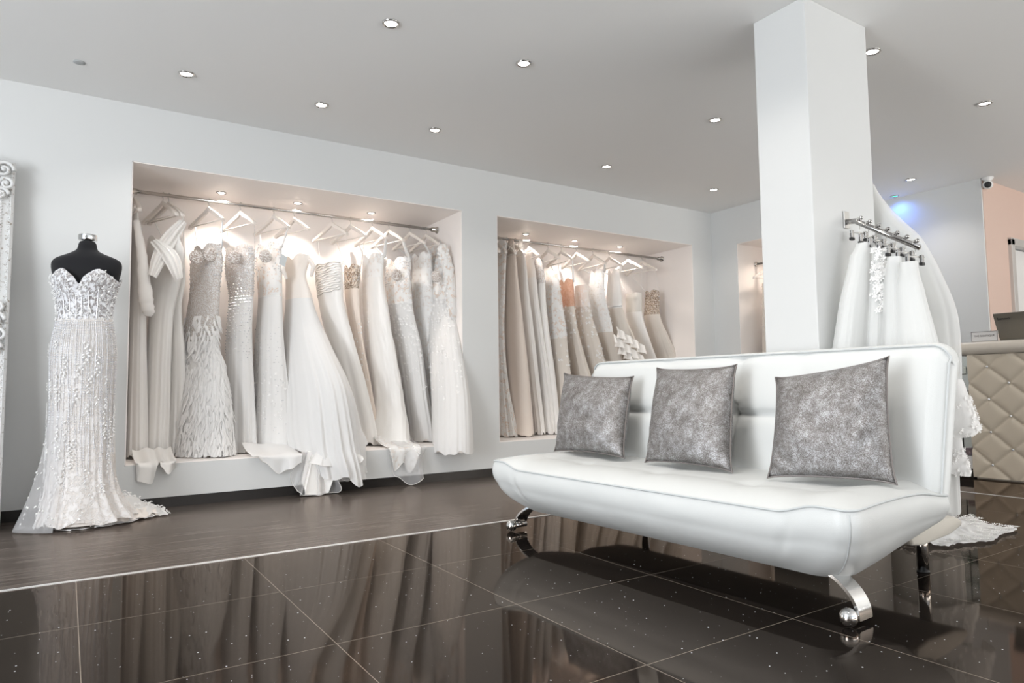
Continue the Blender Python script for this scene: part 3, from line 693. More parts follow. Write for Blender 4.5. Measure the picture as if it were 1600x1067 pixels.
sl = sleeve(r12, lace_m, [pix(690, 384, 1, 4.88), pix(700, 420, 1, 4.84), pix(704, 460, 1, 4.82), pix(707, 500, 1, 4.82)], [.04, .05, .045, .03])
sm = MB(); rr = random.Random(77)
for k in range(70):
    y_ = rr.uniform(388, 500); xm = 690+ (y_-384)*.15; p = pix(xm+rr.uniform(-8, 9), y_, 1, 4.79)
    for q in range(5):
        a_ = q*TAU/5+k; s_ = .013; sm.add([p, p+Vector((math.cos(a_)*s_*.6+math.sin(a_)*s_*.25, -.004, math.sin(a_)*s_*.6-math.cos(a_)*s_*.25)), p+Vector((math.cos(a_)*s_, -.006, math.sin(a_)*s_)), p+Vector((math.cos(a_)*s_*.6-math.sin(a_)*s_*.25, -.004, math.sin(a_)*s_*.6+math.cos(a_)*s_*.25))], [(0, 1, 2, 3)])
build(sm, 'lace_flowers', appl_m, r12, smooth=False)

# moulded cup linings glinting at the necklines
for rt_, pts_ in ((r3, ((307, 402), (329, 398))), (r4, ((366, 402),)), (r5, ((415, 400),)), (r10, ((620, 430),)), (r12, ((682, 432),))):
    for (x_, y_) in pts_:
        p_ = pix(x_, y_, 1, 4.97 if rt_ is not r12 else 4.86); cm = MB().sphere((0, 0, 0), .046, 18, (1.0, .3, 1.05))
        cm.v = [tuple(Vector(q)+p_) for q in cm.v]; build(cm, 'bust_cup', cup_m, rt_)
# ---- right niche
hx2 = [3.14, 3.21, 3.30, 3.391, 3.544, 3.759, 3.917, 4.104, 4.308, 4.52, 4.77, 4.966]
tw2 = [8, 8, 6, 5, 4, 0, 0, -2, 0, 2, -8, -4]
h2 = ['pale hanger at the extreme left end of the right rail', 'pale hanger second from left on the right rail, over champagne satin', 'pale hanger third from left on the right rail', 'pale hanger fourth from left on the right rail, over the shiny pale gown',
      'brightly lit white hanger with grey end above the shining slim gown', 'cream hanger above the sparkly nude lace gown', 'cream hanger above the gown with the coral pink bust', 'bright white hanger above the strapless lace gown in the right niche', 'white hanger over the brightly lit lace gown',
      'white hanger over the gown with ruffled skirt', 'white hanger above the plain strapless satin gown in right niche', 'empty looking white hanger at the right end, above the bronze bodice gown']
for i, X in enumerate(hx2): make_hanger(hpos(X), math.radians(tw2[i]), h2[i], 'hangers on the right rail')
K = dict(group=G2, lowz=.285)
dress((hx2[0], YR), 8, [(380, 774, 792, .3), (440, 770, 790, .3), (520, 772, 788), (600, 776, 794), (690, 776, 808)], 'lace-edged gown with gold beading at the left edge of the right niche', lace_m, lace_m, 201, split=1, amp=.12, strap_m=bead_m, applique=[('s', 120, 0, 1, PI, TAU, .013, None)], **K)
dress((hx2[1], YR), 8, [(378, 790, 803, .3), (420, 783, 808, .3), (490, 783, 816), (580, 785, 826), (682, 790, 834)], 'smooth champagne satin slip gown with low back', champ_m, champ_m, 211, split=1, amp=.06, kinds=((3, .8), (7, .5)), strapw=.01, **K)
dress((hx2[2], YR), 6, [(382, 806, 818, .3), (430, 804, 824, .3), (500, 808, 832), (590, 820, 842), (684, 832, 852)], 'soft ivory crepe gown hanging behind the champagne satin slip', crepe_m, crepe_m, 221, split=1, amp=.12, strapw=.012, **K)
dress((hx2[3], YR), 5, [(392, 820, 832, .3), (435, 820, 838, .3), (500, 826, 846), (590, 838, 860), (680, 846, 868)], 'pale pink gown with small sleeves, fourth in the right niche', nude2_m, crepe_m, 231, split=1, amp=.12, strapw=.014, **K)
dress((hx2[4], YR), 4, [(408, 832, 848, .3), (445, 830, 852, .3), (500, 834, 856), (590, 842, 868), (682, 852, 876)], 'shining slim gown with sequinned V bust, fifth in the right niche', sequin_m, satin_m, 241, split=1, amp=.10, kinds=((4, .7), (9, .5)), strapw=.014, applique=[('b', 80, 0, 1, 0, TAU, .004, None)], **K)
dress((hx2[5], YR), 0, [(428, 852, 872, .3), (470, 848, 878, .35), (530, 852, 886, .4), (600, 858, 894), (690, 862, 904)], 'nude gown with white lace panels down the hips', lace_m, champtulle_m, 251, split=2, lining=nude_m, amp=.11, strapw=.008, applique=[('b', 90, .2, 1, PI*.7, TAU, .016, None), ('s', 20, 0, .3, PI*.7, TAU, .014, None)], **K)
dress((hx2[6], YR), 0, [(440, 874, 896, .3), (480, 876, 898, .35), (520, 880, 904, .4), (600, 892, 926), (690, 902, 945)], 'gown with coral pink beaded bust and sheer straps', cloth('coral_bust', (.82, .52, .38), .1, 0, .5, .1, 'lace', (40, (.75, .42, .28), .5)), champtulle_m, 261, split=1, lining=nude_m, amp=.11, strapw=.02, strap_m=tulle_m, applique=[('s', 40, 0, .25, PI*.7, TAU, .014, None)], **K)
dress((hx2[7], YR), -2, [(446, 898, 918, .4), (480, 896, 922, .4), (530, 902, 936, .45), (600, 912, 956), (690, 925, 985)], 'strapless champagne tulle gown with scattered lace leaves', nude2_m, champtulle_m, 271, split=1, lining=nude2_m, amp=.10, neck=.0, strap=False, applique=[('b', 40, .3, 1, PI*.7, TAU, .014, None), ('s', 110, 0, .6, PI*.7, TAU, .016, lambda t, h: (1-t))], **K)
dress((hx2[8], YR), 0, [(425, 922, 944, .35), (465, 920, 946, .4), (520, 928, 958, .45), (590, 938, 985), (690, 950, 1010)], 'brightly lit white lace gown above a pale tulle skirt', lace2_m, champtulle_m, 281, split=2, lining=nude2_m, amp=.10, strapw=.03, strap_m=lace2_m, applique=[('b', 170, 0, .9, 0, TAU, .014, None)], **K)
r29, b29, s29 = dress((hx2[9], YR), 2, [(425, 950, 968, .35), (483, 946, 973, .4), (530, 952, 992, .45), (600, 962, 1012), (690, 975, 1040)], 'plunging gown with thin belt and tiers of ruffles on the skirt', crepe_m, champtulle_m, 291, split=1, lining=nude2_m, amp=.09, strapw=.03, strap_m=tulle_m, **K)
for (ya, xa, yb, xb) in ((510, 962, 540, 1006), (522, 958, 556, 1004), (536, 966, 566, 1004)):
    def rf(u, v_, ya=ya, xa=xa, yb=yb, xb=xb):
        p = pix(lerp(xa, xb, u), lerp(ya, yb, u)+v_*14, 1, 4.86-.02*v_); wv = .022*math.sin(u*26+ya)*(.3+v_)
        return (p.x+wv*.6, p.y-wv, p.z+.008*math.cos(u*26+ya)*v_)
    sheet(r29, 'ruffle', satin_m, rf, 60, 8)
build(MB().tube([Vector(b29[-2][int((.5+.5*k/20)*120) % 120])+Vector((-.004, -.006, 0)) for k in range(21)], .006, 6), 'belt', gem_m, r29)
dress((hx2[10], YR), -8, [(459, 977, 1003, .45), (488, 978, 1003, .45), (520, 986, 1012, .5), (580, 1002, 1034), (690, 1020, 1062)], 'plain strapless grey-white satin gown, second from the right in right niche', cloth('silver_satin', (.72, .69, .64), .1, 0, .3), satin_m, 301, split=1, amp=.07, kinds=((3, .8), (7, .4)), neck=.008, strapw=.003, strap_m=satin_m, **K)
dress((hx2[11], YR), -4, [(456, 1008, 1030, .45), (492, 1006, 1031, .45), (520, 1012, 1042, .5), (570, 1020, 1066), (690, 1030, 1090)], 'champagne tulle gown with bronze jewelled bodice at the right end', jewel_m, champtulle_m, 311, split=1, amp=.08, kinds=((8, .5), (17, .6), (29, .5)), neck=.02, strapw=.003, strap_m=satin_m, lining=champtulle_m, applique=[('b', 160, 0, 1, 0, TAU, .0035, None)], **K)
# ---- side niche
make_hanger((5.83, 4.22, 1.925), math.radians(98), 'white hanger in the small side niche behind the pillar', None)
Rr = []
root = empty('wedding_dress', (5.80, 4.2, .3), 'beige beaded tulle gown hanging in the side niche by the pillar', 'dress')
q_, rg = garment(root, 'skirt', [[5.83, 4.21, 1.70, .13, .05], [5.83, 4.20, 1.5, .13, .08], [5.83, 4.17, 1.1, .15, .13], [5.83, 4.13, .3, .22, .16]], champtulle_m, math.radians(90), 401, .12, n=50)
scatter(root, 'beading', rg, bead_m, 120, 0, 1, 0, TAU, .004, 3, True)

# ------------------------------------------------------------------ gown on dress form
FX, FY = 0.075, 4.36
fa = math.radians(-18)      # front of the form turned slightly towards the left
def fpt(th, a_, b_, z, dx=0, dy=0):
    lx, ly = a_*math.cos(th), b_*math.sin(th)
    return (FX+dx+lx*math.cos(fa)-ly*math.sin(fa), FY+dy+lx*math.sin(fa)+ly*math.cos(fa), z)
form = empty('dress_form', (FX, FY, 0), 'headless black velvet dress form wearing a beaded gown at the left', 'mannequin')
P_ = [(1.545, .043, .043), (1.50, .044, .044), (1.485, .052, .048), (1.468, .082, .058), (1.452, .125, .066), (1.44, .152, .072), (1.425, .168, .076), (1.405, .174, .080), (1.37, .170, .088), (1.33, .158, .100), (1.28, .148, .106), (1.2, .128, .095), (1.12, .112, .085), (1.05, .125, .095), (.95, .150, .115), (.84, .15, .115), (.80, .145, .11)]
build(MB().loft([[fpt(TAU*k/40, a_, b_, z) for k in range(40)] for z, a_, b_ in P_], True, True, True), 'torso', velvet_m, form, sub=1)
build(MB().lathe([(.0001, 1.575), (.040, 1.575), (.045, 1.571), (.046, 1.548), (.043, 1.541), (.0001, 1.541)], (FX, FY, 0), 32), 'neck_cap', chrome_m, form, angle=40)
build(MB().tube([(FX, FY, .02), (FX, FY, .82)], .016), 'pole', chrome_m, form)
build(MB().lathe([(.0001, .028), (.02, .028), (.09, .014), (.125, .008), (.125, .0), (.0001, 0)], (FX, FY, 0), 32), 'base', chrome_m, form)

gown = empty('wedding_dress', (FX, FY, 0), 'strapless beaded ivory sheath gown with train, worn by the black dress form', 'dress')
GP = [(1.385, .170, .112), (1.33, .172, .122), (1.28, .158, .116), (1.20, .138, .102), (1.12, .128, .098), (1.08, .136, .104), (1.0, .150, .118), (.92, .157, .124), (.80, .155, .124), (.62, .150, .120), (.45, .152, .125), (.30, .156, .130), (.18, .162, .138), (.08, .172, .150), (.02, .180, .158)]
def gprof(z):
    for i in range(len(GP)-1):
        if GP[i][0] >= z >= GP[i+1][0]:
            t = (GP[i][0]-z)/(GP[i][0]-GP[i+1][0]); t = t
            return lerp(GP[i][1], GP[i+1][1], t), lerp(GP[i][2], GP[i+1][2], t)
    return GP[-1][1:] if z < .5 else GP[0][1:]
gf = foldf(501, ((5, .5), (11, .6), (19, .5), (31, .3)))
def gring(z, seg=160, extra=0.0, amp=0.0, neckz=None):
    a_, b_ = gprof(z); out = []
    for k in range(seg):
        th = TAU*k/seg; f_ = 1+extra+amp*gf(th, z)
        p = list(fpt(th, a_*f_, b_*f_, z)); out.append(p)
    return out
# bodice with two cups
rings = []; nb = 26; seg = 160
for i in range(nb):
    t = i/(nb-1); ring = []
    for k in range(seg):
        th = TAU*k/seg; c_ = math.cos(th); s_ = math.sin(th)
        # neckline: two humps at c=+-.5 on the front (s<0), valley at c=0
        if s_ < 0: top = 1.318 + .052*math.exp(-((abs(c_)-.52)/.30)**2) - .035*math.exp(-(c_/.10)**2) - .012*max(0, abs(c_)-.85)/.15
        else: top = 1.335
        z = lerp(top, 1.10, t); a_, b_ = gprof(z)
        bust = .030*math.exp(-((abs(c_)-.5)/.33)**2)*math.exp(-((z-1.305)/.055)**2) if s_ < 0 else 0
        rg_ = 1+.03*noise.noise(Vector((c_*9, s_*9, z*22)))
        ring.append(fpt(th, a_*rg_, (b_+bust)*rg_, z))
    rings.append(ring)
build(MB().loft(rings), 'bodice', corset_m, gown); gb = rings
# boning channels
bn = MB()
for c_ in (-.55, -.3, -.08, .1, .32, .58):
    k = int((PI*1.5+c_*1.1)/TAU*seg) % seg; bn.tube([Vector(gb[i][k])+Vector((0, -.003, 0)) for i in range(10, nb)], .003, 6)
build(bn, 'boning', bead_m, gown)
rings = []; ns = 80
for i in range(ns):
    t = i/(ns-1); z = lerp(1.11, .03, t); am = .012+.10*sst(.25, 1, t)
    ring = gring(z, seg, 0.0, am)
    if t > .75:
        k2 = (t-.75)/.25
        for k, p in enumerate(ring):
            ex = max(0, (p[0]-FX)/.2); p[0] += .10*ex*k2**2 if p[0] > FX else -.02*k2**2
            p[2] = max(.012, p[2]+.012*math.sin(k*.31)*k2)
    rings.append(ring)
build(MB().loft(rings), 'skirt', gownskirt_m, gown); gs = rings
# lining hem peeping below
build(MB().loft([gring(z, 96, -.08, .03) for z in (.4, .2, .05, .022)]), 'lining', nude2_m, gown)
# sheer overskirt flying out to the left and the train
def overs(u, v_):
    z = lerp(.62, .006, v_); th = PI*lerp(.62, 1.42, u); a_, b_ = gprof(z)
    fl = 1.03+.05*math.sin(u*14)*v_
    p = list(fpt(th, a_*fl, b_*fl, z)); k = v_**1.7
    p[0] -= .10*k*math.sin(PI*min(1, u*.95+.02))**.7; p[1] -= .02*k
    return p
sheet(gown, 'net_overskirt', sheer_m, overs, 40, 40)
def trn(u, v_):
    x = lerp(.14, .505, u); wv = .5*math.sin(u*11)+.5*math.sin(u*23+1)
    hgt = .17*(1-u)**.95*math.sin(PI*min(1, v_*1.1))**.8 + .035*math.sin(PI*v_)*(1-u) + .006
    y = lerp(4.62, 4.20+.22*u+.025*wv, v_)
    return (x, y, max(.006, hgt*(1+.25*noise.noise(Vector((u*6, v_*6, 2))))+.018*abs(noise.noise(Vector((u*9, v_*9, 5))))))
sheet(gown, 'train', tulle_m, trn, 60, 30); 
def trn2(u, v_):
    p = trn(u*.9, v_*.9+.05); return (p[0]-.02, p[1]-.02, p[2]*.8+.004+.02*abs(noise.noise(Vector((u*8, v_*7, 9)))))
sheet(gown, 'train', nude2_m, trn2, 60, 30)
sheet(gown, 'net_hem', sheer_m, lambda u, v_: (lerp(-.20, .02, u), lerp(4.50, 4.38, v_)-.1*u, .008+.03*math.sin(PI*v_)*u+.006*math.sin(u*20)), 16, 10)
# beaded vines and leaf sprays
vine = MB(); rr = random.Random(9)
def gsurf(th, z, off=.004):
    i = min(ns-1, max(0, (1.11-z)/(1.08)*(ns-1))); i0 = int(i); i1 = min(ns-1, i0+1); t = i-i0
    k = th/TAU*seg; k0 = int(k) % seg; k1 = (k0+1) % seg; tk = k-int(k)
    p = Vector(gs[i0][k0]).lerp(Vector(gs[i0][k1]), tk).lerp(Vector(gs[i1][k0]).lerp(Vector(gs[i1][k1]), tk), t)
    o_ = Vector((p.x-FX, p.y-FY, 0)).normalized(); return p+o_*off, o_
for k in range(44):
    th0 = PI*(1.03+.94*k/43); amp = rr.uniform(.05, .13); ph = rr.uniform(0, 6.28); fr_ = rr.uniform(3, 7); z = 1.09; zend = rr.uniform(.12, .6)
    while z > zend:
        th = th0+amp*math.sin(fr_*z+ph)*(1.1-z)*1.6
        if PI*1.0 < th < TAU: p, o_ = gsurf(th, z); vine.sphere(p, .0026 if k % 3 else .0036, 5)
        z -= .0085
build(vine, 'beaded_vines', bead_m, gown)
lv = MB()
def leaf(p, o_, dx, dz, L):
    t = Vector((dx, 0, dz)); t = (t-o_*t.dot(o_)).normalized(); s_ = o_.cross(t); n_ = 5; rr_ = []
    for i in range(n_+1):
        q = i/n_; ww = L*.26*math.sin(PI*min(1, q*.92+.06)); c = p+t*L*q+o_*(.002+.006*math.sin(PI*q)); rr_.append([c-s_*ww, c+o_*.003, c+s_*ww])
    lv.loft(rr_, False)
for k in range(70):
    th = PI*rr.uniform(1.02, 1.98); z = rr.uniform(.10, 1.0); n_ = rr.choice((3, 5, 7))
    for i in range(n_):
        p, o_ = gsurf(th+.03*math.sin(i), max(.04, z-.016*i)); d_ = 1 if i % 2 else -1
        leaf(p, o_, d_*.8, -.75 if i < n_-1 else -1, rr.uniform(.012, .021))
for k in range(430):
    i = rr.randrange(0, nb-1); kk = rr.randrange(seg//2, seg); 
    if rr.random() < (i/nb)**.5*.55 : continue
    p = Vector(gb[i][kk]); o_ = Vector((p.x-FX, p.y-FY, 0)).normalized(); leaf(p, o_, rr.uniform(-1, 1), rr.uniform(-1, .6), rr.uniform(.009, .017))
for k in range(45):
    u, v_ = rr.uniform(.15, 1), rr.uniform(.2, .95); p = Vector(overs(u, v_)); leaf(p, Vector((-.3, -.95, 0)).normalized(), rr.uniform(-1, 1), -.8, rr.uniform(.010, .018))
for k in range(170):
    u, v_ = rr.random()**1.3, rr.random(); p = Vector(trn(u, v_)); leaf(p+Vector((0, 0, .004)), Vector((0, -.3, .95)).normalized(), rr.uniform(-1, 1), rr.uniform(-1, 1), .02)
build(lv, 'leaf_embroidery', appl_m, gown, smooth=False)

# ------------------------------------------------------------------ ornate leaning mirror at the left edge
MX1 = -.272; MXW = 1.0
mir = empty('ornate_mirror', (MX1-MXW/2, 4.45, 0), 'tall leaning mirror with carved antique-white frame, cut by the left edge', 'mirror')
def mp(x, h, o_):   # x world, h along the leaning face, o_ out of the face
    lean = math.atan2(.205, 2.0); return Vector((x, 4.43+math.sin(lean)*h-math.cos(lean)*o_, .004+math.cos(lean)*h+math.sin(lean)*o_*1.0))
HH = 2.0; fwid = .115
fm = MB()
prof = [(0, -.03), (0, .012), (.012, .022), (.022, .014), (.045, .018), (.075, .034), (.095, .026), (.115, .008), (.115, -.01), (.115, -.03)]
cor = [(MX1-MXW, .0, 1, 1), (MX1, .0, -1, 1), (MX1, HH, -1, -1), (MX1-MXW, HH, 1, -1)]
fm.loft([[mp(x+sx_*d_, h+sz_*d_, o_) for d_, o_ in prof] for x, h, sx_, sz_ in cor+cor[:1]], True)
build(fm, 'frame', plaster_m, mir, smooth=False)
build(MB().add([mp(MX1-MXW+.1, .1, .0), mp(MX1-.1, .1, 0), mp(MX1-.1, HH-.1, 0), mp(MX1-MXW+.1, HH-.1, 0)], [(0, 1, 2, 3)]), 'glass', mirror_m, mir, smooth=False, solid=.004)
bd = MB()
for k in range(110): bd.sphere(mp(MX1-.055, .1+k*(HH-.2)/109, .026), .0065, 6, (1.3, 1, .8))
for k in range(150): bd.sphere(mp(MX1-.02+.003*math.sin(k*2.1), .06+k*(HH-.12)/149, .018), .005+.002*math.sin(k*1.7), 6)
build(bd, 'bead_border', plaster_m, mir)
def scroll(cx, ch, R_, sgn, turns=1.6, rad=.008):
    return [mp(cx+sgn*R_*(1-t)**.8*math.cos(turns*TAU*t), ch+R_*(1-t)**.8*math.sin(turns*TAU*t), .04+.008*t) for t in [i/30 for i in range(31)]]
SCR = [(MX1-.05, HH-.06, .048, 1), (MX1-.035, HH-.14, .035, -1), (MX1-.06, HH-.20, .036, 1), (MX1-.13, HH-.04, .04, -1)], [(MX1-.06, 1.10, .045, 1), (MX1-.04, 1.02, .035, -1), (MX1-.065, .95, .04, 1), (MX1-.05, 1.17, .03, -1)], [(MX1-.05, .08, .045, 1)]
for grp in SCR:
    sc = MB()
    for (cx, ch, R_, sg) in grp:
        sc.tube(scroll(cx, ch, R_, sg), [lerp(.011, .006, i/30) for i in range(31)], 8); sc.sphere(mp(cx, ch, .045), .012, 8)
    build(sc, 'scroll_carving', plaster_m, mir)

# ------------------------------------------------------------------ sofa
def SW(s_, d_, z): return Vector((1.95-.039*s_+.999*d_, 1.17+.999*s_+.039*d_, z))
S0, S1 = -.055, 1.775; LEN = S1-S0
sofa = empty('sofa_bed', SW(.86, .4, 0), 'white leather armless sofa bed with curved chrome front legs', 'sofa')
def seatz(s_):   # top front seam height along the length: raised humps at both ends
    u = (s_-S0)/LEN; e = min(u, 1-u)*LEN
    return .318+.030*(1-sst(.10, .24, e)) - .004*sst(.0, .06, .06-e)
def tuft(s_, d_, amp):
    v_ = 0
    for ts in (.26, .50, .74):
        for td in (.12, .32):
            v_ -= amp*math.exp(-(((s_-(S0+ts*LEN))/.055)**2+((d_-td)/.05)**2))
        v_ -= amp*.35*math.exp(-((s_-(S0+ts*LEN))/.018)**2)
    v_ -= amp*.3*math.exp(-((d_-.12)/.015)**2)
    return v_
D0, D1 = -.098, .50
def inset_(w_): return -.010*math.sin(PI*min(1, w_/.45)) + .125*max(0, (w_-.30)/.70)**2.3
def rimpath(n1_=150, n2_=26, cr=.05):
    """footprint: front edge left to right end, round the corners, along the ends; returns (s,d,ns,nd)"""
    return foot(0, cr, n1_, n2_)
def foot(ii, cr, n1_=150, n2_=26):
    a0, a1, b0 = S0+ii*.95, S1-ii*.95, D0+ii; P = []
    for k in range(n2_): t = k/n2_; P.append((a1, lerp(D1, b0+cr, t), 1, 0))
    for k in range(7): a = PI/2*k/6; P.append((a1-cr+cr*math.cos(a), b0+cr-cr*math.sin(a), math.cos(a), -math.sin(a)))
    for k in range(1, n1_): t = k/n1_; P.append((lerp(a1-cr, a0+cr, t), b0, 0, -1))
    for k in range(7): a = PI/2*k/6; P.append((a0+cr-cr*math.sin(a), b0+cr-cr*math.cos(a), -math.sin(a), -math.cos(a)))
    for k in range(1, n2_+1): t = k/n2_; P.append((a0, lerp(b0+cr, D1, t), -1, 0))
    return P
RP = rimpath()
def rimz(s_, d_):
    z = seatz(s_); e = min(s_-S0, S1-s_)
    return z + .014*math.sin(PI*min(1, max(0, (d_-D0)/(D1-D0))))*(1 if e < .02 else 0) - .012*sst(.3, .5, d_)
NW = 22; vs = MB(); rings = []
for w in range(NW+1):
    w_ = w/NW; ring = []
    for (s_, d_, ns_, nd_), (sr, dr_, nsr, ndr) in zip(foot(inset_(w_), .05+.045*w_), RP):
        zt = rimz(sr, dr_); dd = max(0, (dr_-D0)/(D1-D0)); zb = .110+.085*dd**1.6
        hump = math.exp(-((min(sr-S0, S1-sr)-.20)/.022)**2) if ndr < -.9 else 0
        ii = hump*.007*math.sin(PI*min(1, w_*1.2)) + .003*noise.noise(Vector((sr*6, dr_*6, w_*3)))
        ring.append(SW(s_-ns_*ii, d_-nd_*ii, lerp(zt, zb, w_**1.0)))
    rings.append(ring)
vs.loft(rings, False)
bot = rings[-1]; nR = len(RP)
# underside: strip from the bottom rim to the middle line
vs.loft([bot, [SW(.86, .30, .125)]*nR], False)
# rear face
# top: grid joining rim front to rear
NT = 30; tops = []
for k in range(NT+1):
    t = k/NT; ring = []
    for (s_, d_, ns_, nd_) in RP:
        # shrink the rim towards the rear centre line of the seat
        d2 = lerp(d_, D1, t); 
        s2 = s_
        if d_ > D0+.06 or abs(ns_) > .5:
            s2 = lerp(s_, (S0+S1)/2, t*.0)
        e = min(s2-S0, S1-s2)+.0; dfr = d2-d_
        ed = min(max(0, e), max(0, d2-D0)); crown = .040*(1-(1-min(1, ed/.16))**2.4)*min(1, .35+.65*sst(0, .25, e))
        ring.append(SW(s2, d2, rimz(s_, d_)*(1-t)+(seatz(s_)+.004)*t+crown+tuft(s2, d2, .012)*sst(.04, .15, ed)))
    tops.append(ring)
front_idx = [i for i, r_ in enumerate(RP)]
NTX = 120; tg = []
for k in range(NT+1):
    t = k/NT; ring = []
    for j in range(NTX+1):
        u = j/NTX; u = lerp(u, .5-.5*math.cos(PI*u), .6); s2 = lerp(S1, S0, u)
        e0 = min(s2-S0, S1-s2); cr = .05; dF = D0 + (cr-math.sqrt(max(0, cr*cr-(cr-e0)**2)) if e0 < cr else 0)
        d2 = lerp(dF, D1, t); ed = min(e0, d2-dF)
        crown = .040*(1-(1-min(1, ed/.16))**2.4)*(.35+.65*sst(0, .25, e0))
        z = lerp(rimz(s2, dF), seatz(s2)+.002, sst(0, .5, t)) if e0 > .02 else rimz(s2, d2)
        zr0 = rimz(S0, d2); z = lerp(zr0, seatz(s2), sst(0, .12, e0)) if e0 < .12 else seatz(s2)
        ring.append(SW(s2, d2, z+crown+tuft(s2, d2, .012)*sst(.04, .15, ed)))
    tg.append(ring)
vs.loft(tg, False)
# rear wall of the seat
vs.loft([[p.copy() for p in tg[-1]], [SW(lerp(S1-.08, S0+.08, j/NTX), D1-.02, .20) for j in range(NTX+1)]], False)
seat = build(vs, 'seat_cushion', leather_m, sofa)
pipe = [Vector(p)+(SW(r_[2]*.002, r_[3]*.002, 0)-SW(0, 0, 0)) for p, r_ in zip(rings[0], RP)]
build(MB().tube(pipe, .0040, 8), 'piping', piping_m, seat)
for ki in (26+3, nR-1-26-3):
    build(MB().tube([Vector(rings[w][ki])+(SW(RP[ki][2]*.0006, RP[ki][3]*.0006, 0)-SW(0, 0, 0)) for w in range(1, NW-1)], .0016, 6), 'corner_seam', piping_m, seat)
# back cushion
bt0, bb0 = .83, .30
def backpt(s_, v_, face):  # v_: 0 bottom..1 top ; face 0 front .. 1 rear
    z = lerp(bb0, bt0, v_); dfront = lerp(.475, .60, v_); th = .08
    return s_, dfront+th*face, z
BS0, BS1 = -.045, 1.79
mb = MB(); rings = []
NSB, NV = 140, 44
def bseam(s_, v_):
    r_ = 0; sm_ = (s_-BS0)/(BS1-BS0); vm = .53
    fade = sst(.14, .22, sm_)*sst(.02, .12, 1-sm_)
    r_ += .024*math.exp(-((v_-vm)/.022)**2)*fade + .010*math.exp(-((v_-vm)/.07)**2)*fade
    for c, k in ((.462, 1.0),):
        r_ += .026*math.exp(-((sm_-c)/.009)**2)*k*sst(.02, .2, v_)*(1 if v_ < .62 else .35) + .010*math.exp(-((sm_-c)/.03)**2)*k
    for c in (.30, .70):
        r_ += .006*math.exp(-((sm_-c)/.02)**2)*(1 if v_ > .6 else .5)
        r_ += .016*math.exp(-(((sm_-c)/.025)**2+((v_-vm)/.06)**2))
    return r_
for i in range(NSB+1):
    u = i/NSB; u = lerp(u, .5-.5*math.cos(PI*u), .6); s_ = lerp(BS0, BS1, u); e = min(s_-BS0, BS1-s_)
    sh = 1-min(1, e/.06); topdrop = .06*(1-math.sqrt(max(0, 1-sh*sh))); ring = []
    for k in range(NV+1):
        v_ = k/NV; vz = v_
        z = lerp(bb0, bt0-topdrop, vz); d_ = lerp(.478, .605, v_)+bseam(s_, v_) - .020*math.sin(PI*v_)**.5*min(1, e/.05) + .010*(1-min(1, e/.03))
        if v_ > .97: d_ += .012
        ring.append(SW(s_, d_, z))
    for k in range(1, 8):   # over the top
        a = PI*k/8; ring.append(SW(s_, .605+.037-.037*math.cos(a)+.012, bt0-topdrop+.018*math.sin(a)))
    for k in range(13):
        v_ = 1-k/12; th = lerp(.05, .085, v_); ring.append(SW(s_, lerp(.478, .605, v_)+th-.012*(1-min(1, e/.03)), lerp(bb0-.02, bt0-topdrop, v_)))
    rings.append(ring)
def cap2(base, sgn):
    out = []; n_ = len(base)
    h_ = NV+4
    for q in (.3, .6, .9):
        rg_ = []
        for k, p in enumerate(base):
            # squeeze the thickness towards the mid line of the slab
            v_ = k/NV if k <= NV else (1 if k < NV+8 else 1-(k-NV-8)/12)
            mid = SW(0, lerp(.478, .605, v_)+.04, 0)-SW(0, 0, 0); s_now = BS0 if sgn < 0 else BS1
            c_ = SW(s_now, lerp(.478, .605, v_)+.04, p.z-.015*(1 if v_ == 1 else 0)); rg_.append(p.lerp(c_, q)+(SW(sgn*.008*math.sin(PI/2*q), 0, 0)-SW(0, 0, 0)))
        out.append(rg_)
    return out
back = build(MB().loft(list(reversed(cap2(rings[0], -1)))+rings+cap2(rings[-1], 1), True, True, True), 'back_cushion', leather_m, sofa)
bp_ = [Vector(rings[1][k])+Vector((-.002, -.004, 0)) for k in range(2, NV+1)] + [Vector(rings[i][NV+1])+Vector((-.004, 0, .001)) for i in range(2, NSB-1)] + [Vector(rings[NSB-1][k])+Vector((-.002, .003, 0)) for k in range(NV, 2, -1)]
build(MB().tube(bp_, .0038, 8), 'piping', piping_m, back)
# base rail behind and below
bs = MB(); prf = [(.40, .20), (.42, .235), (.60, .235), (.74, .225), (.80, .205), (.80, .185), (.70, .165), (.50, .155), (.42, .165)]
bs.loft([[SW(s_, d_, z) for d_, z in prf] for s_ in (.02, .04, .9, 1.70, 1.72)], True, True, True); build(bs, 'base', cloth('cream_base_cover', (.62, .58, .51), .0, 0, .5), sofa, bevel=.012)
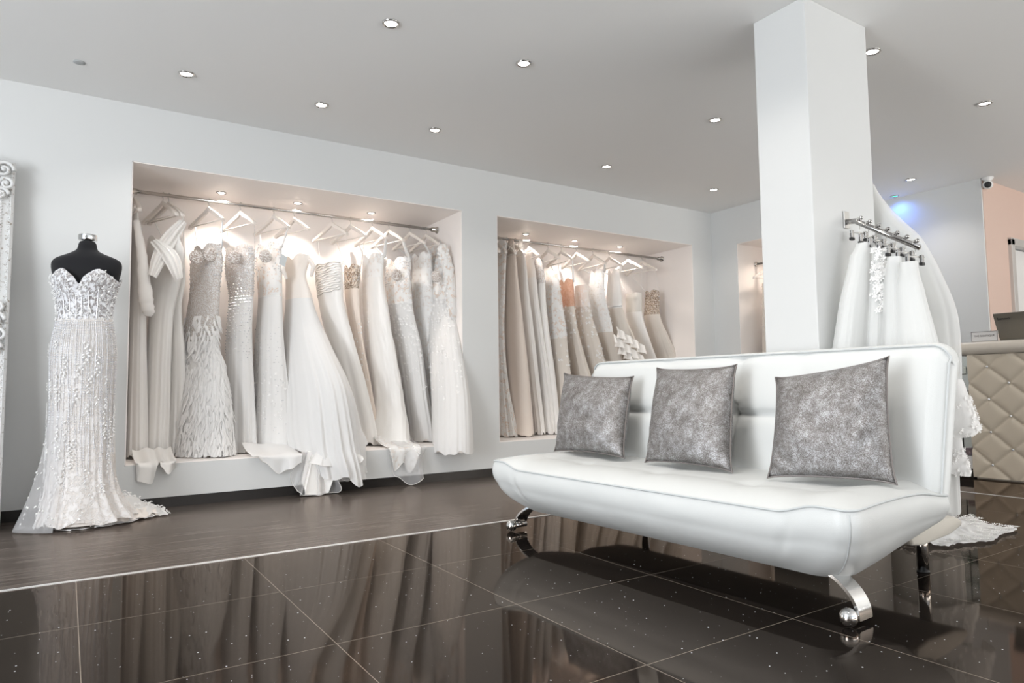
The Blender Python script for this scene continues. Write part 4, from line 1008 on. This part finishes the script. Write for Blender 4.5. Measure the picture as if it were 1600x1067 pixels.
# front legs: arched chrome hoops with a ball foot
def front_leg(s_, sg):
    lg = MB(); rgs = []
    A = SW(s_+sg*(-.24), .09, .150); B = SW(s_+sg*.01, .035, .035)
    for i in range(17):
        t = i/16; a = PI/2*t
        p = Vector((lerp(A.x, B.x, math.sin(a)**1.1), lerp(A.y, B.y, math.sin(a)), lerp(B.z-.02, A.z, math.cos(a)**.9)))
        wv = (SW(0, 1, 0)-SW(0, 0, 0))*.0 + (SW(0, 1, 0)-SW(0, 0, 0)).normalized()*.036
        tg = Vector((lerp(A.x, B.x, math.cos(a)*.0), 0, 0))
        nrm = Vector((0, sg*math.sin(a+.001)*1.0, math.cos(a))); nrm.normalize()
        rgs.append([p-wv-nrm*.005, p+wv-nrm*.005, p+wv+nrm*.005, p-wv+nrm*.005])
    lg.loft(rgs, True, True, True)
    l_ = build(lg, 'leg', chrome_m, sofa, smooth=True, angle=35)
    ft = MB(); c = SW(s_-sg*.004, -.028, .028); ft.sphere(c, .027, 16); build(ft, 'ball_foot', chrome_m, l_)
    b2_ = MB(); b2_.tube([SW(s_-sg*.004, -.02, .028), SW(s_-sg*.004, .06, .028)], .013, 16); build(b2_, 'axle', chrome_m, l_)
front_leg(.0, -1); front_leg(1.706, 1)
for s_ in (.147, 1.56):
    p = SW(s_, .76, 0); lm = MB().lathe([(.021, .004), (.021, .20)], (p.x, p.y, 0), 24); l_ = build(lm, 'leg', chrome_m, sofa)
    build(MB().lathe([(.0001, 0), (.022, 0), (.022, .006), (.0001, .006)], (p.x, p.y, 0), 24), 'foot_pad', rubber_m, l_)

# ------------------------------------------------------------------ cushions
def cushion(corners, out, label, seed, puff=.085):
    """corners: TL, TR, BR, BL world points of the face centre plane; out: outward normal"""
    TL, TR, BR, BL = [Vector(c) for c in corners]; out = Vector(out).normalized()
    cen = (TL+TR+BR+BL)/4
    root = empty('cushion', (cen.x, cen.y, min(BL.z, BR.z)), label, 'cushion', 'crushed silver cushions on the sofa')
    N = 34; vs = []; fs = []
    def P(u, v_, side):
        # pinch the sides inwards between the corners
        pin = .022; uu = u+ (.5-u)*pin*2*math.sin(PI*v_)**.8*(abs(u-.5)*2)**3; vv = v_+(.5-v_)*pin*2*math.sin(PI*u)**.8*(abs(v_-.5)*2)**3
        ear = .022*(abs(2*u-1)**10)*(abs(2*v_-1)**10)
        p = TL.lerp(TR, uu).lerp(BL.lerp(BR, uu), vv)
        e = (max(0, 1-abs(2*u-1)**2.6)*max(0, 1-abs(2*v_-1)**2.6))**.55
        wr = .010*noise.noise(Vector((u*4, v_*4, seed)))+.014*max(0, u-.45)*math.sin((u*1.2+v_)*24+3*noise.noise(Vector((u*3, v_*3, seed))))*min(1, (1-u)*6)
        wr += .010*math.sin((v_-u)*30+seed)*max(0, .35-u)*max(0, v_-.5)*8
        p = p+(p-cen)*ear*1.5
        return p+out*side*(puff*e+wr*e)
    for side in (1, -1):
        k0 = len(vs); vs += [P(i/N, j/N, side) for j in range(N+1) for i in range(N+1)]
        for j in range(N):
            for i in range(N):
                a = k0+j*(N+1)+i; f_ = (a, a+1, a+N+2, a+N+1); fs.append(f_ if side == 1 else f_[::-1])
    mb = MB(); mb.add(vs, fs)
    me = build(mb, 'cover', cush_m, root)
    bm = bmesh.new(); bm.from_mesh(me.data); bmesh.ops.remove_doubles(bm, verts=bm.verts, dist=.0005); bmesh.ops.recalc_face_normals(bm, faces=bm.faces); bm.to_mesh(me.data); bm.free()
    for p in me.data.polygons: p.use_smooth = True
    ed = [P(t, 0, 0) for t in [i/20 for i in range(20)]]+[P(1, t, 0) for t in [i/20 for i in range(20)]]+[P(1-t, 1, 0) for t in [i/20 for i in range(20)]]+[P(0, 1-t, 0) for t in [i/20 for i in range(21)]]
    build(MB().tube(ed, .0036, 8), 'piping', cushpip_m, root)
    return root
cushpip_m = mat('dark_velvet_piping', (.20, .18, .17), .4, .3)
def onsofa(px, py, d_, zlean=0):
    """point seen at px,py on the vertical plane at sofa depth d_ """
    # plane through SW(0,d_,*) and SW(1,d_,*)
    a = SW(0, d_, 0); n_ = Vector((.999, .039, 0)); r_ = RT*((px-800)/F_PX)-UP*((py-533.5)/F_PX)+FW
    t = (a-CAM).dot(n_)/r_.dot(n_); return CAM+r_*t
co = (-.97, -.04, .25)
cushion([onsofa(883, 585, .44), onsofa(988, 590, .47), onsofa(974, 714, .30), onsofa(868, 703, .27)], (-.95, -.1, .3), 'leftmost crushed silver velvet cushion on the sofa, slightly leaning', 1)
cushion([onsofa(1028, 577, .44), onsofa(1149, 572, .46), onsofa(1142, 735, .27), onsofa(1010, 720, .25)], (-.95, -.05, .3), 'middle crushed silver velvet cushion on the sofa', 2)
cushion([onsofa(1214, 592, .38), onsofa(1386, 560, .44), onsofa(1398, 754, .30), onsofa(1202, 744, .22)], (-.92, -.25, .3), 'rightmost crushed silver velvet cushion, largest and tilted, near the sofa end', 3)

# ------------------------------------------------------------------ waterfall arm on the pillar
ax, az = 3.045, 1.462; y0 = 1.783
arm = empty('display_arm', (ax, y0, az), 'sloping chrome display arm with ball stops fixed to the pillar', 'display arm')
build(MB().box((ax-.022, y0-.006, az-.030), (ax+.022, y0+.001, az+.05)), 'wall_plate', steel_m, arm, smooth=False, bevel=.002)
A0 = Vector((ax, y0-.005, az)); A1 = Vector((ax, y0-.045, az-.004)); A2 = Vector((ax, 1.462, az-.178))
build(MB().tube([A0, A1, A1.lerp(A2, .05), A2], .0125, 14), 'arm', darkchrome_m, arm)
def armpt(t): return A1.lerp(A2, t)
for k in range(7):
    p = armpt(.10+.145*k)
    build(MB().sphere((p.x, p.y, p.z+.026), .0095, 12).tube([(p.x, p.y, p.z+.008), (p.x, p.y, p.z+.02)], .004, 8), 'ball_stop', darkchrome_m, arm)
clips = []
clab = ['clip hanger nearest the pillar on the sloping arm', 'second clip hanger from the pillar on the sloping arm', 'third clip hanger from the pillar on the sloping arm', 'clip hanger in the middle of the sloping arm', 'fifth clip hanger from the pillar on the sloping arm', 'sixth clip hanger from the pillar, near the outer end', 'clip hanger nearest the free end of the sloping arm']
for k in range(7):
    p = armpt(.03+.145*k+.02); t = empty('clip_hanger', (p.x, p.y, p.z), clab[k], 'hanger', 'clip hangers on the display arm')
    hk = [(p.x+.012*math.cos(a), p.y, p.z+.004+.017*math.sin(a)) for a in [PI*1.05-q*PI*1.1/8 for q in range(9)]]+[(p.x+.006, p.y-.002, p.z-.03), (p.x, p.y-.004, p.z-.045)]
    build(MB().tube(hk, .0016, 6), 'hook', steel_m, t)
    build(MB().tube([(p.x-.05, p.y+.01, p.z-.05), (p.x+.05, p.y-.015, p.z-.05)], .003, 8), 'bar', steel_m, t)
    for s_ in (-1, 1):
        cx, cy = p.x+s_*.04, p.y-s_*.010
        cm = MB().box((cx-.010, cy-.006, p.z-.078), (cx+.010, cy-.002, p.z-.040)).box((cx-.010, cy+.002, p.z-.078), (cx+.010, cy+.006, p.z-.040))
        cl = build(cm, 'clip', darkchrome_m, t, smooth=False, bevel=.002)
        build(MB().box((cx-.011, cy-.007, p.z-.086), (cx+.011, cy+.007, p.z-.074)), 'clip_pad', rubber_m, cl, smooth=False)

def tulle_item(rows, label, seed, amp, mat_=None, group='tulle skirts on the display arm', name='tulle_petticoat', ap=None, kinds=((5, .4), (11, .6), (19, .5), (31, .3)), two=True):
    root = empty(name, (rows[0][0], rows[0][1], rows[-1][2]), label, 'petticoat', group)
    _, rg_ = garment(root, 'outer_layer', rows, mat_ or veil_m, 0, seed, amp, kinds, n=50, seg=140, hem=.015)
    if two: garment(root, 'inner_layer', rows, veilin_m, 0, seed+3, amp*.8, kinds, n=30, seg=90, inset=.25, hem=.01)
    if ap: scatter(root, 'lace_applique', rg_, appl_m, *ap)
    return root
def xrow(y, xl, xr, X, q=.5):
    a = pix(xl, y, 0, X); b_ = pix(xr, y, 0, X); return [X, (a.y+b_.y)/2, (a.z+b_.z)/2, abs(a.y-b_.y)/2, abs(a.y-b_.y)/2*q]
tulle_item([silrow(y_, a_, b_, q_, 0, x_, 99, 'x') for y_, a_, b_, q_, x_ in ((381, 1338, 1368, 1.5, 3.02), (400, 1328, 1366, 1.6, 3.0), (470, 1312, 1362, 1.8, 2.95), (560, 1298, 1356, 2.0, 2.92), (700, 1284, 1354, 2.0, 2.91))], 'wide white tulle petticoat hanging nearest the pillar on the arm', 601, .06)
tulle_item([xrow(392, 1364, 1384, 3.0, 1.2), xrow(440, 1360, 1384, 3.0, 1), xrow(500, 1354, 1384, 3.0, 1), xrow(560, 1350, 1382, 3.0, 1), xrow(700, 1345, 1384, 3.0, 1)], 'narrow white veil with lace flower edging on the display arm', 611, .10, group=None, name='lace_veil', ap=(150, .0, .32, PI*.55, PI*1.6, .015, 5))
tulle_item([xrow(402, 1388, 1408, 2.98, 1.2), xrow(440, 1382, 1412, 3.0, 1), xrow(560, 1378, 1424, 3.0, .9), xrow(700, 1372, 1436, 3.0, .9)], 'white tulle petticoat in the middle of the display arm, right of lace veil', 621, .08)
tulle_item([xrow(410, 1408, 1432, 2.98, 1.2), xrow(450, 1402, 1442, 3.0, .9), xrow(560, 1402, 1470, 3.0, .8), xrow(700, 1400, 1486, 3.0, .8)], 'white tulle petticoat at the free end of the display arm', 631, .07)

# long veiled gown behind the arm
hkx = 3.33
vg = empty('wedding_dress', (3.62, 1.75, 0), 'full tulle gown with lace-edged train hanging behind the pillar and sofa', 'dress')
VX = 3.44
VR = [xrow(y_, xl_, xr_, VX, q_) for y_, xl_, xr_, q_ in ((289, 1360, 1366, 1), (325, 1352, 1387, .8), (354, 1347, 1413, .6), (377, 1345, 1437, .5), (411, 1345, 1458, .42), (443, 1345, 1474, .4), (480, 1345, 1490, .4), (516, 1345, 1498, .4), (600, 1352, 1501, .4), (700, 1360, 1497, .45), (795, 1364, 1500, .5))]
_, vr_ = garment(vg, 'veil_layer', VR, veil_m, 0, 701, .05, ((6, .4), (13, .5), (23, .4)), n=60, seg=140, hem=.01)
garment(vg, 'veil_layer', VR, veilin_m, 0, 705, .05, ((6, .4), (13, .5)), n=40, seg=90, inset=.2, hem=.004)
build(MB().box((3.301, 1.815, 1.70), (3.31, 1.835, 1.74)).tube([(3.305, 1.825, 1.72), (3.34, 1.825, 1.715), (3.345, 1.825, 1.70)], .003), 'hanging_hook', steel_m, vg)
def vrow(z):
    for i in range(len(VR)-1):
        if VR[i][2] >= z >= VR[i+1][2]:
            t = (VR[i][2]-z)/(VR[i][2]-VR[i+1][2]); return [lerp(a, b, t) for a, b in zip(VR[i], VR[i+1])]
    return VR[-1]
for (z0, z1, ph, out_) in ((.72, .47, 0, .085), (.46, .30, 2, .035)):
    def fl(u, v_, z0=z0, z1=z1, ph=ph, out_=out_):
        th = PI*lerp(.75, 1.75, u); z = lerp(z0, z1, v_)+.02*math.sin(u*9+ph)*v_; c = vrow(z)
        rY = c[3]+.006+out_*v_+.012*math.sin(u*21+ph)*v_; rX = c[4]+.006+out_*v_*.6
        return (c[0]-rX*math.sin(th)*-1*(1 if False else 1), c[1]+rY*math.cos(th), max(.01, z))
    sheet(vg, 'flounce', tulle_m, fl, 60, 14)
    lm = MB(); rr = random.Random(int(ph)+4)
    for k in range(150):
        u, v_ = rr.random(), rr.uniform(.35, 1); p = Vector(fl(u, v_)); o_ = Vector((p.x-VX, p.y-VR[-2][1], 0)).normalized(); s_ = .012; u_ = Vector((-o_.y, o_.x, 0))
        for q in range(5):
            a_ = q*TAU/5+k; d_ = u_*math.cos(a_)+Vector((0, 0, math.sin(a_))); e_ = u_*-math.sin(a_)+Vector((0, 0, math.cos(a_)))
            lm.add([p+o_*.003, p+o_*.006+d_*s_*.6+e_*s_*.25, p+o_*.007+d_*s_, p+o_*.006+d_*s_*.6-e_*s_*.25], [(0, 1, 2, 3)])
    build(lm, 'lace_border', appl_m, vg, smooth=False)
def vtrain(u, v_):
    y = lerp(1.74, 1.47, v_)+.015*math.sin(u*12); x = lerp(3.15, 3.80, u) + .03*math.sin(v_*7)
    return (x, y-.05*math.sin(PI*u), .008+.085*math.sin(PI*min(1, v_+.15))*(.35+.65*abs(noise.noise(Vector((u*5, v_*4, 3)))))*(1-u*.55)+.012*abs(noise.noise(Vector((u*12, v_*12, 1)))))
sheet(vg, 'train', tulle_m, vtrain, 60, 24)
lm = MB(); rr = random.Random(12)
for k in range(150):
    u = rr.random(); v_ = rr.uniform(.75, 1) if k % 2 else rr.random(); u = rr.uniform(.7, 1) if not k % 2 else u; p = Vector(vtrain(u, v_))+Vector((0, 0, .004))
    for q in range(5):
        a_ = q*TAU/5+k; s_ = .014; lm.add([p, p+Vector((math.cos(a_)*s_*.6+math.sin(a_)*s_*.25, math.sin(a_)*s_*.6-math.cos(a_)*s_*.25, .005)), p+Vector((math.cos(a_)*s_, math.sin(a_)*s_, .006)), p+Vector((math.cos(a_)*s_*.6-math.sin(a_)*s_*.25, math.sin(a_)*s_*.6+math.cos(a_)*s_*.25, .005))], [(0, 1, 2, 3)])
build(lm, 'lace_border', appl_m, vg, smooth=False)

# ------------------------------------------------------------------ reception counter
XC = 5.585
desk = empty('reception_counter', (XC+.3, 1.2, 0), 'cream tufted reception counter with crystal studs and padded top', 'counter')
ct = MB(); Y1, Y0 = 2.395, -.4
# tufted panel: diamond grid, apex studs
dy, dz = .131, .118; yo, zo = 2.352-.0, .0
def tuftd(y, z):
    # diagonal seams through studs: lattice u,v integers
    a = (y-2.266)/dy; b_ = (z-.108)/dz
    u = (a+b_)/2+.5*0; v_ = (a-b_)/2; fu = abs(u-round(u)); fv = abs(v_-round(v_)); return (min(fu, fv), fu, fv)
NY, NZ = 300, 96; rings = []
for j in range(NZ+1):
    z = lerp(.012, .905, j/NZ); ring = []
    for i in range(NY+1):
        y = lerp(1.20, Y1, i/NY); q, fu, fv = tuftd(y, z)
        depth = .012+.012*(1-(1-min(1, q/.5))**5); st = .006*math.exp(-((fu*fu+fv*fv)/.006))
        ring.append((XC+.032-depth+st, y, z))
    rings.append(ring)
build(MB().loft(rings, False), 'tufted_panel', cream_m, desk)
stud = MB()
for iu in range(-20, 20):
    for iv in range(-20, 20):
        y = 2.266+(iu+iv)*dy; z = .108+(iu-iv)*dz
        if 1.2 < y < Y1 and .05 < z < .88: stud.sphere((XC+.011, y, z), .009, 8)
build(stud, 'crystal_studs', gem_m, desk)
build(MB().box((XC+.03, Y0, .012), (XC+.62, Y1, .905)).box((XC+.04, Y0, 0), (XC+.6, Y1-.01, .012)), 'carcass', creamtop_m, desk, smooth=False)
bo = MB(); prf = [(XC-.015+.05-.05*math.cos(a) if a < PI else 0, .955+.048*math.sin(a-PI/2)) for a in [0]]
prf = []
for k in range(13):
    a = -PI/2-PI*k/12; prf.append((XC+.04+.055*math.cos(a), .952+.050*math.sin(a)))
prf = [(XC+.65, .902)]+[(XC+.04+.055*math.cos(-PI/2-PI*k/12), .952+.050*math.sin(-PI/2-PI*k/12)) for k in range(13)]+[(XC+.65, 1.002)]
rgs = []
for y, k in ((Y0, 1), (2.42, 1), (2.47, 1), (2.495, .93), (2.507, .75)):
    rgs.append([(x if x > XC+.5 else lerp(XC+.1, x, k), y, .952+(z-.952)*k) for x, z in prf])
build(bo.loft(rgs, True, True, True), 'padded_top', creamtop_m, desk, angle=50)
# glass display end
cab = empty('glass_display_cabinet', (XC+.3, 2.45, 0), 'narrow glass display end with shelves at the left of the counter', 'cabinet')
build(MB().box((XC+.02, 2.397, .07), (XC+.55, 2.52, .16)).box((XC+.40, 2.397, .16), (XC+.42, 2.52, .90)), 'body', white_m, cab, smooth=False)
build(MB().box((XC+.03, 2.397, .0), (XC+.5, 2.515, .07)), 'plinth', black_m, cab, smooth=False)
build(MB().box((XC+.025, 2.398, .16), (XC+.030, 2.515, .90)), 'glass_pane', glassy_m, cab, smooth=False)
build(MB().tube([(XC+.022, 2.455, .16), (XC+.022, 2.455, .90)], .004, 6), 'glass_joint', dark_m, cab)
for z in (.36, .58, .76):
    s_ = build(MB().box((XC+.035, 2.398, z), (XC+.39, 2.515, z+.008)), 'shelf', glassy_m, cab, smooth=False)
rr = random.Random(2)
for k, (z, y, m_, lb) in enumerate(((.768, 2.43, chrome_m, 'on the top'), (.588, 2.48, mat('green_box', (.15, .3, .22), .3), 'green box on the middle'), (.588, 2.42, dark_m, 'dark box on the middle'), (.16, 2.45, mat('mauve_box', (.35, .24, .28), .4), 'mauve box on the bottom'))):
    o = build(MB().box((XC+.08, y-.02, z+.001), (XC+.14, y+.02, z+.055)), 'jewellery_box', m_, None, smooth=False, bevel=.003)
    tag(o, ('small silver box ' if k == 0 else 'small ')+lb+' shelf of the glass cabinet', 'box', 'small boxes in the glass cabinet')
# laptop on the counter
tl = pix(1553, 490.5, 0, 5.70); bl_ = pix(1562, 529.5, 0, 5.79)
zb_ = 1.0035
lap = empty('laptop', (5.9, 2.0, zb_), 'open grey laptop seen from behind on the counter', 'laptop')
wl = .335
lid = MB(); tr_ = Vector((tl.x+.0, tl.y-wl, tl.z)); B0 = Vector((5.79, bl_.y, zb_+.012)); B1 = Vector((5.79, bl_.y-wl, zb_+.012)); up_ = (tl-B0); th_ = Vector((.007, 0, .003))
T0 = Vector((5.70, bl_.y+.002, tl.z)); T1 = T0+Vector((0, -wl, 0))
lid.add([B0, B1, T1, T0, B0+th_, B1+th_, T1+th_, T0+th_], [(0, 1, 2, 3), (7, 6, 5, 4), (0, 4, 5, 1), (1, 5, 6, 2), (2, 6, 7, 3), (3, 7, 4, 0)])
lido = build(lid, 'lid', laptop_m, lap, smooth=False, bevel=.002)
build(MB().box((5.79, bl_.y-wl, zb_), (6.02, bl_.y, zb_+.014)), 'keyboard_base', laptop_m, lap, smooth=False, bevel=.003)
def text(body, size, origin, right, up, m_, parent, name, ext=.0006):
    cu = bpy.data.curves.new(name, 'FONT'); cu.body = body; cu.size = size; cu.extrude = ext; cu.align_x = 'CENTER'; cu.align_y = 'CENTER'
    o = bpy.data.objects.new(name, cu); C.objects.link(o)
    dg = bpy.context.evaluated_depsgraph_get(); me = bpy.data.meshes.new_from_object(o.evaluated_get(dg)); bpy.data.objects.remove(o)
    r_ = Vector(right).normalized(); u_ = Vector(up).normalized(); n_ = r_.cross(u_)
    off = parent_world(parent)
    for v_ in me.vertices: v_.co = Vector(origin)+r_*v_.co.x+u_*v_.co.y+n_*v_.co.z-off
    me.materials.clear(); me.materials.append(m_)
    o = bpy.data.objects.new(name, me); C.objects.link(o); o.parent = parent; return o
uv = (T0-B0).normalized()
text('Lenovo', .027, B0.lerp(T0, .79)+Vector((-.0022, -.062, 0)), (0, -1, 0), uv, dark_m, lap, 'lettering')
# name card
sg = empty('sign_card', (5.66, 2.335, zb_), 'small white framed sign card with grey lettering beside the laptop', 'sign')
a_ = pix(1518, 531, 0, 5.66); b_ = pix(1558.5, 519, 0, 5.66)
y1_, y0_ = a_.y, b_.y
build(MB().box((5.66, y0_, zb_), (5.668, y1_, 1.078)), 'card', card_m, sg, smooth=False)
fr = MB(); t = .003
fr.box((5.657, y0_, zb_+.001), (5.661, y1_, zb_+.004)).box((5.657, y0_, 1.075), (5.661, y1_, 1.078)).box((5.657, y0_, zb_), (5.661, y0_+t, 1.078)).box((5.657, y1_-t, zb_), (5.661, y1_, 1.078))
build(fr, 'border', grey_m, sg, smooth=False)
text('THE BOUTIQUE', .019, Vector((5.6585, (y0_+y1_)/2, 1.045)), (0, -1, 0), (0, 0, 1), grey_m, sg, 'lettering')
gt = MB().lathe([(.0001, zb_), (.055, zb_), (.06, zb_+.075), (.056, zb_+.075), (.052, zb_+.004), (.0001, zb_+.004)], (5.80, 2.345, 0), 28)
tag(build(gt, 'glass_bowl', glassy_m, None), 'clear glass bowl behind the sign card on the counter', 'bowl')
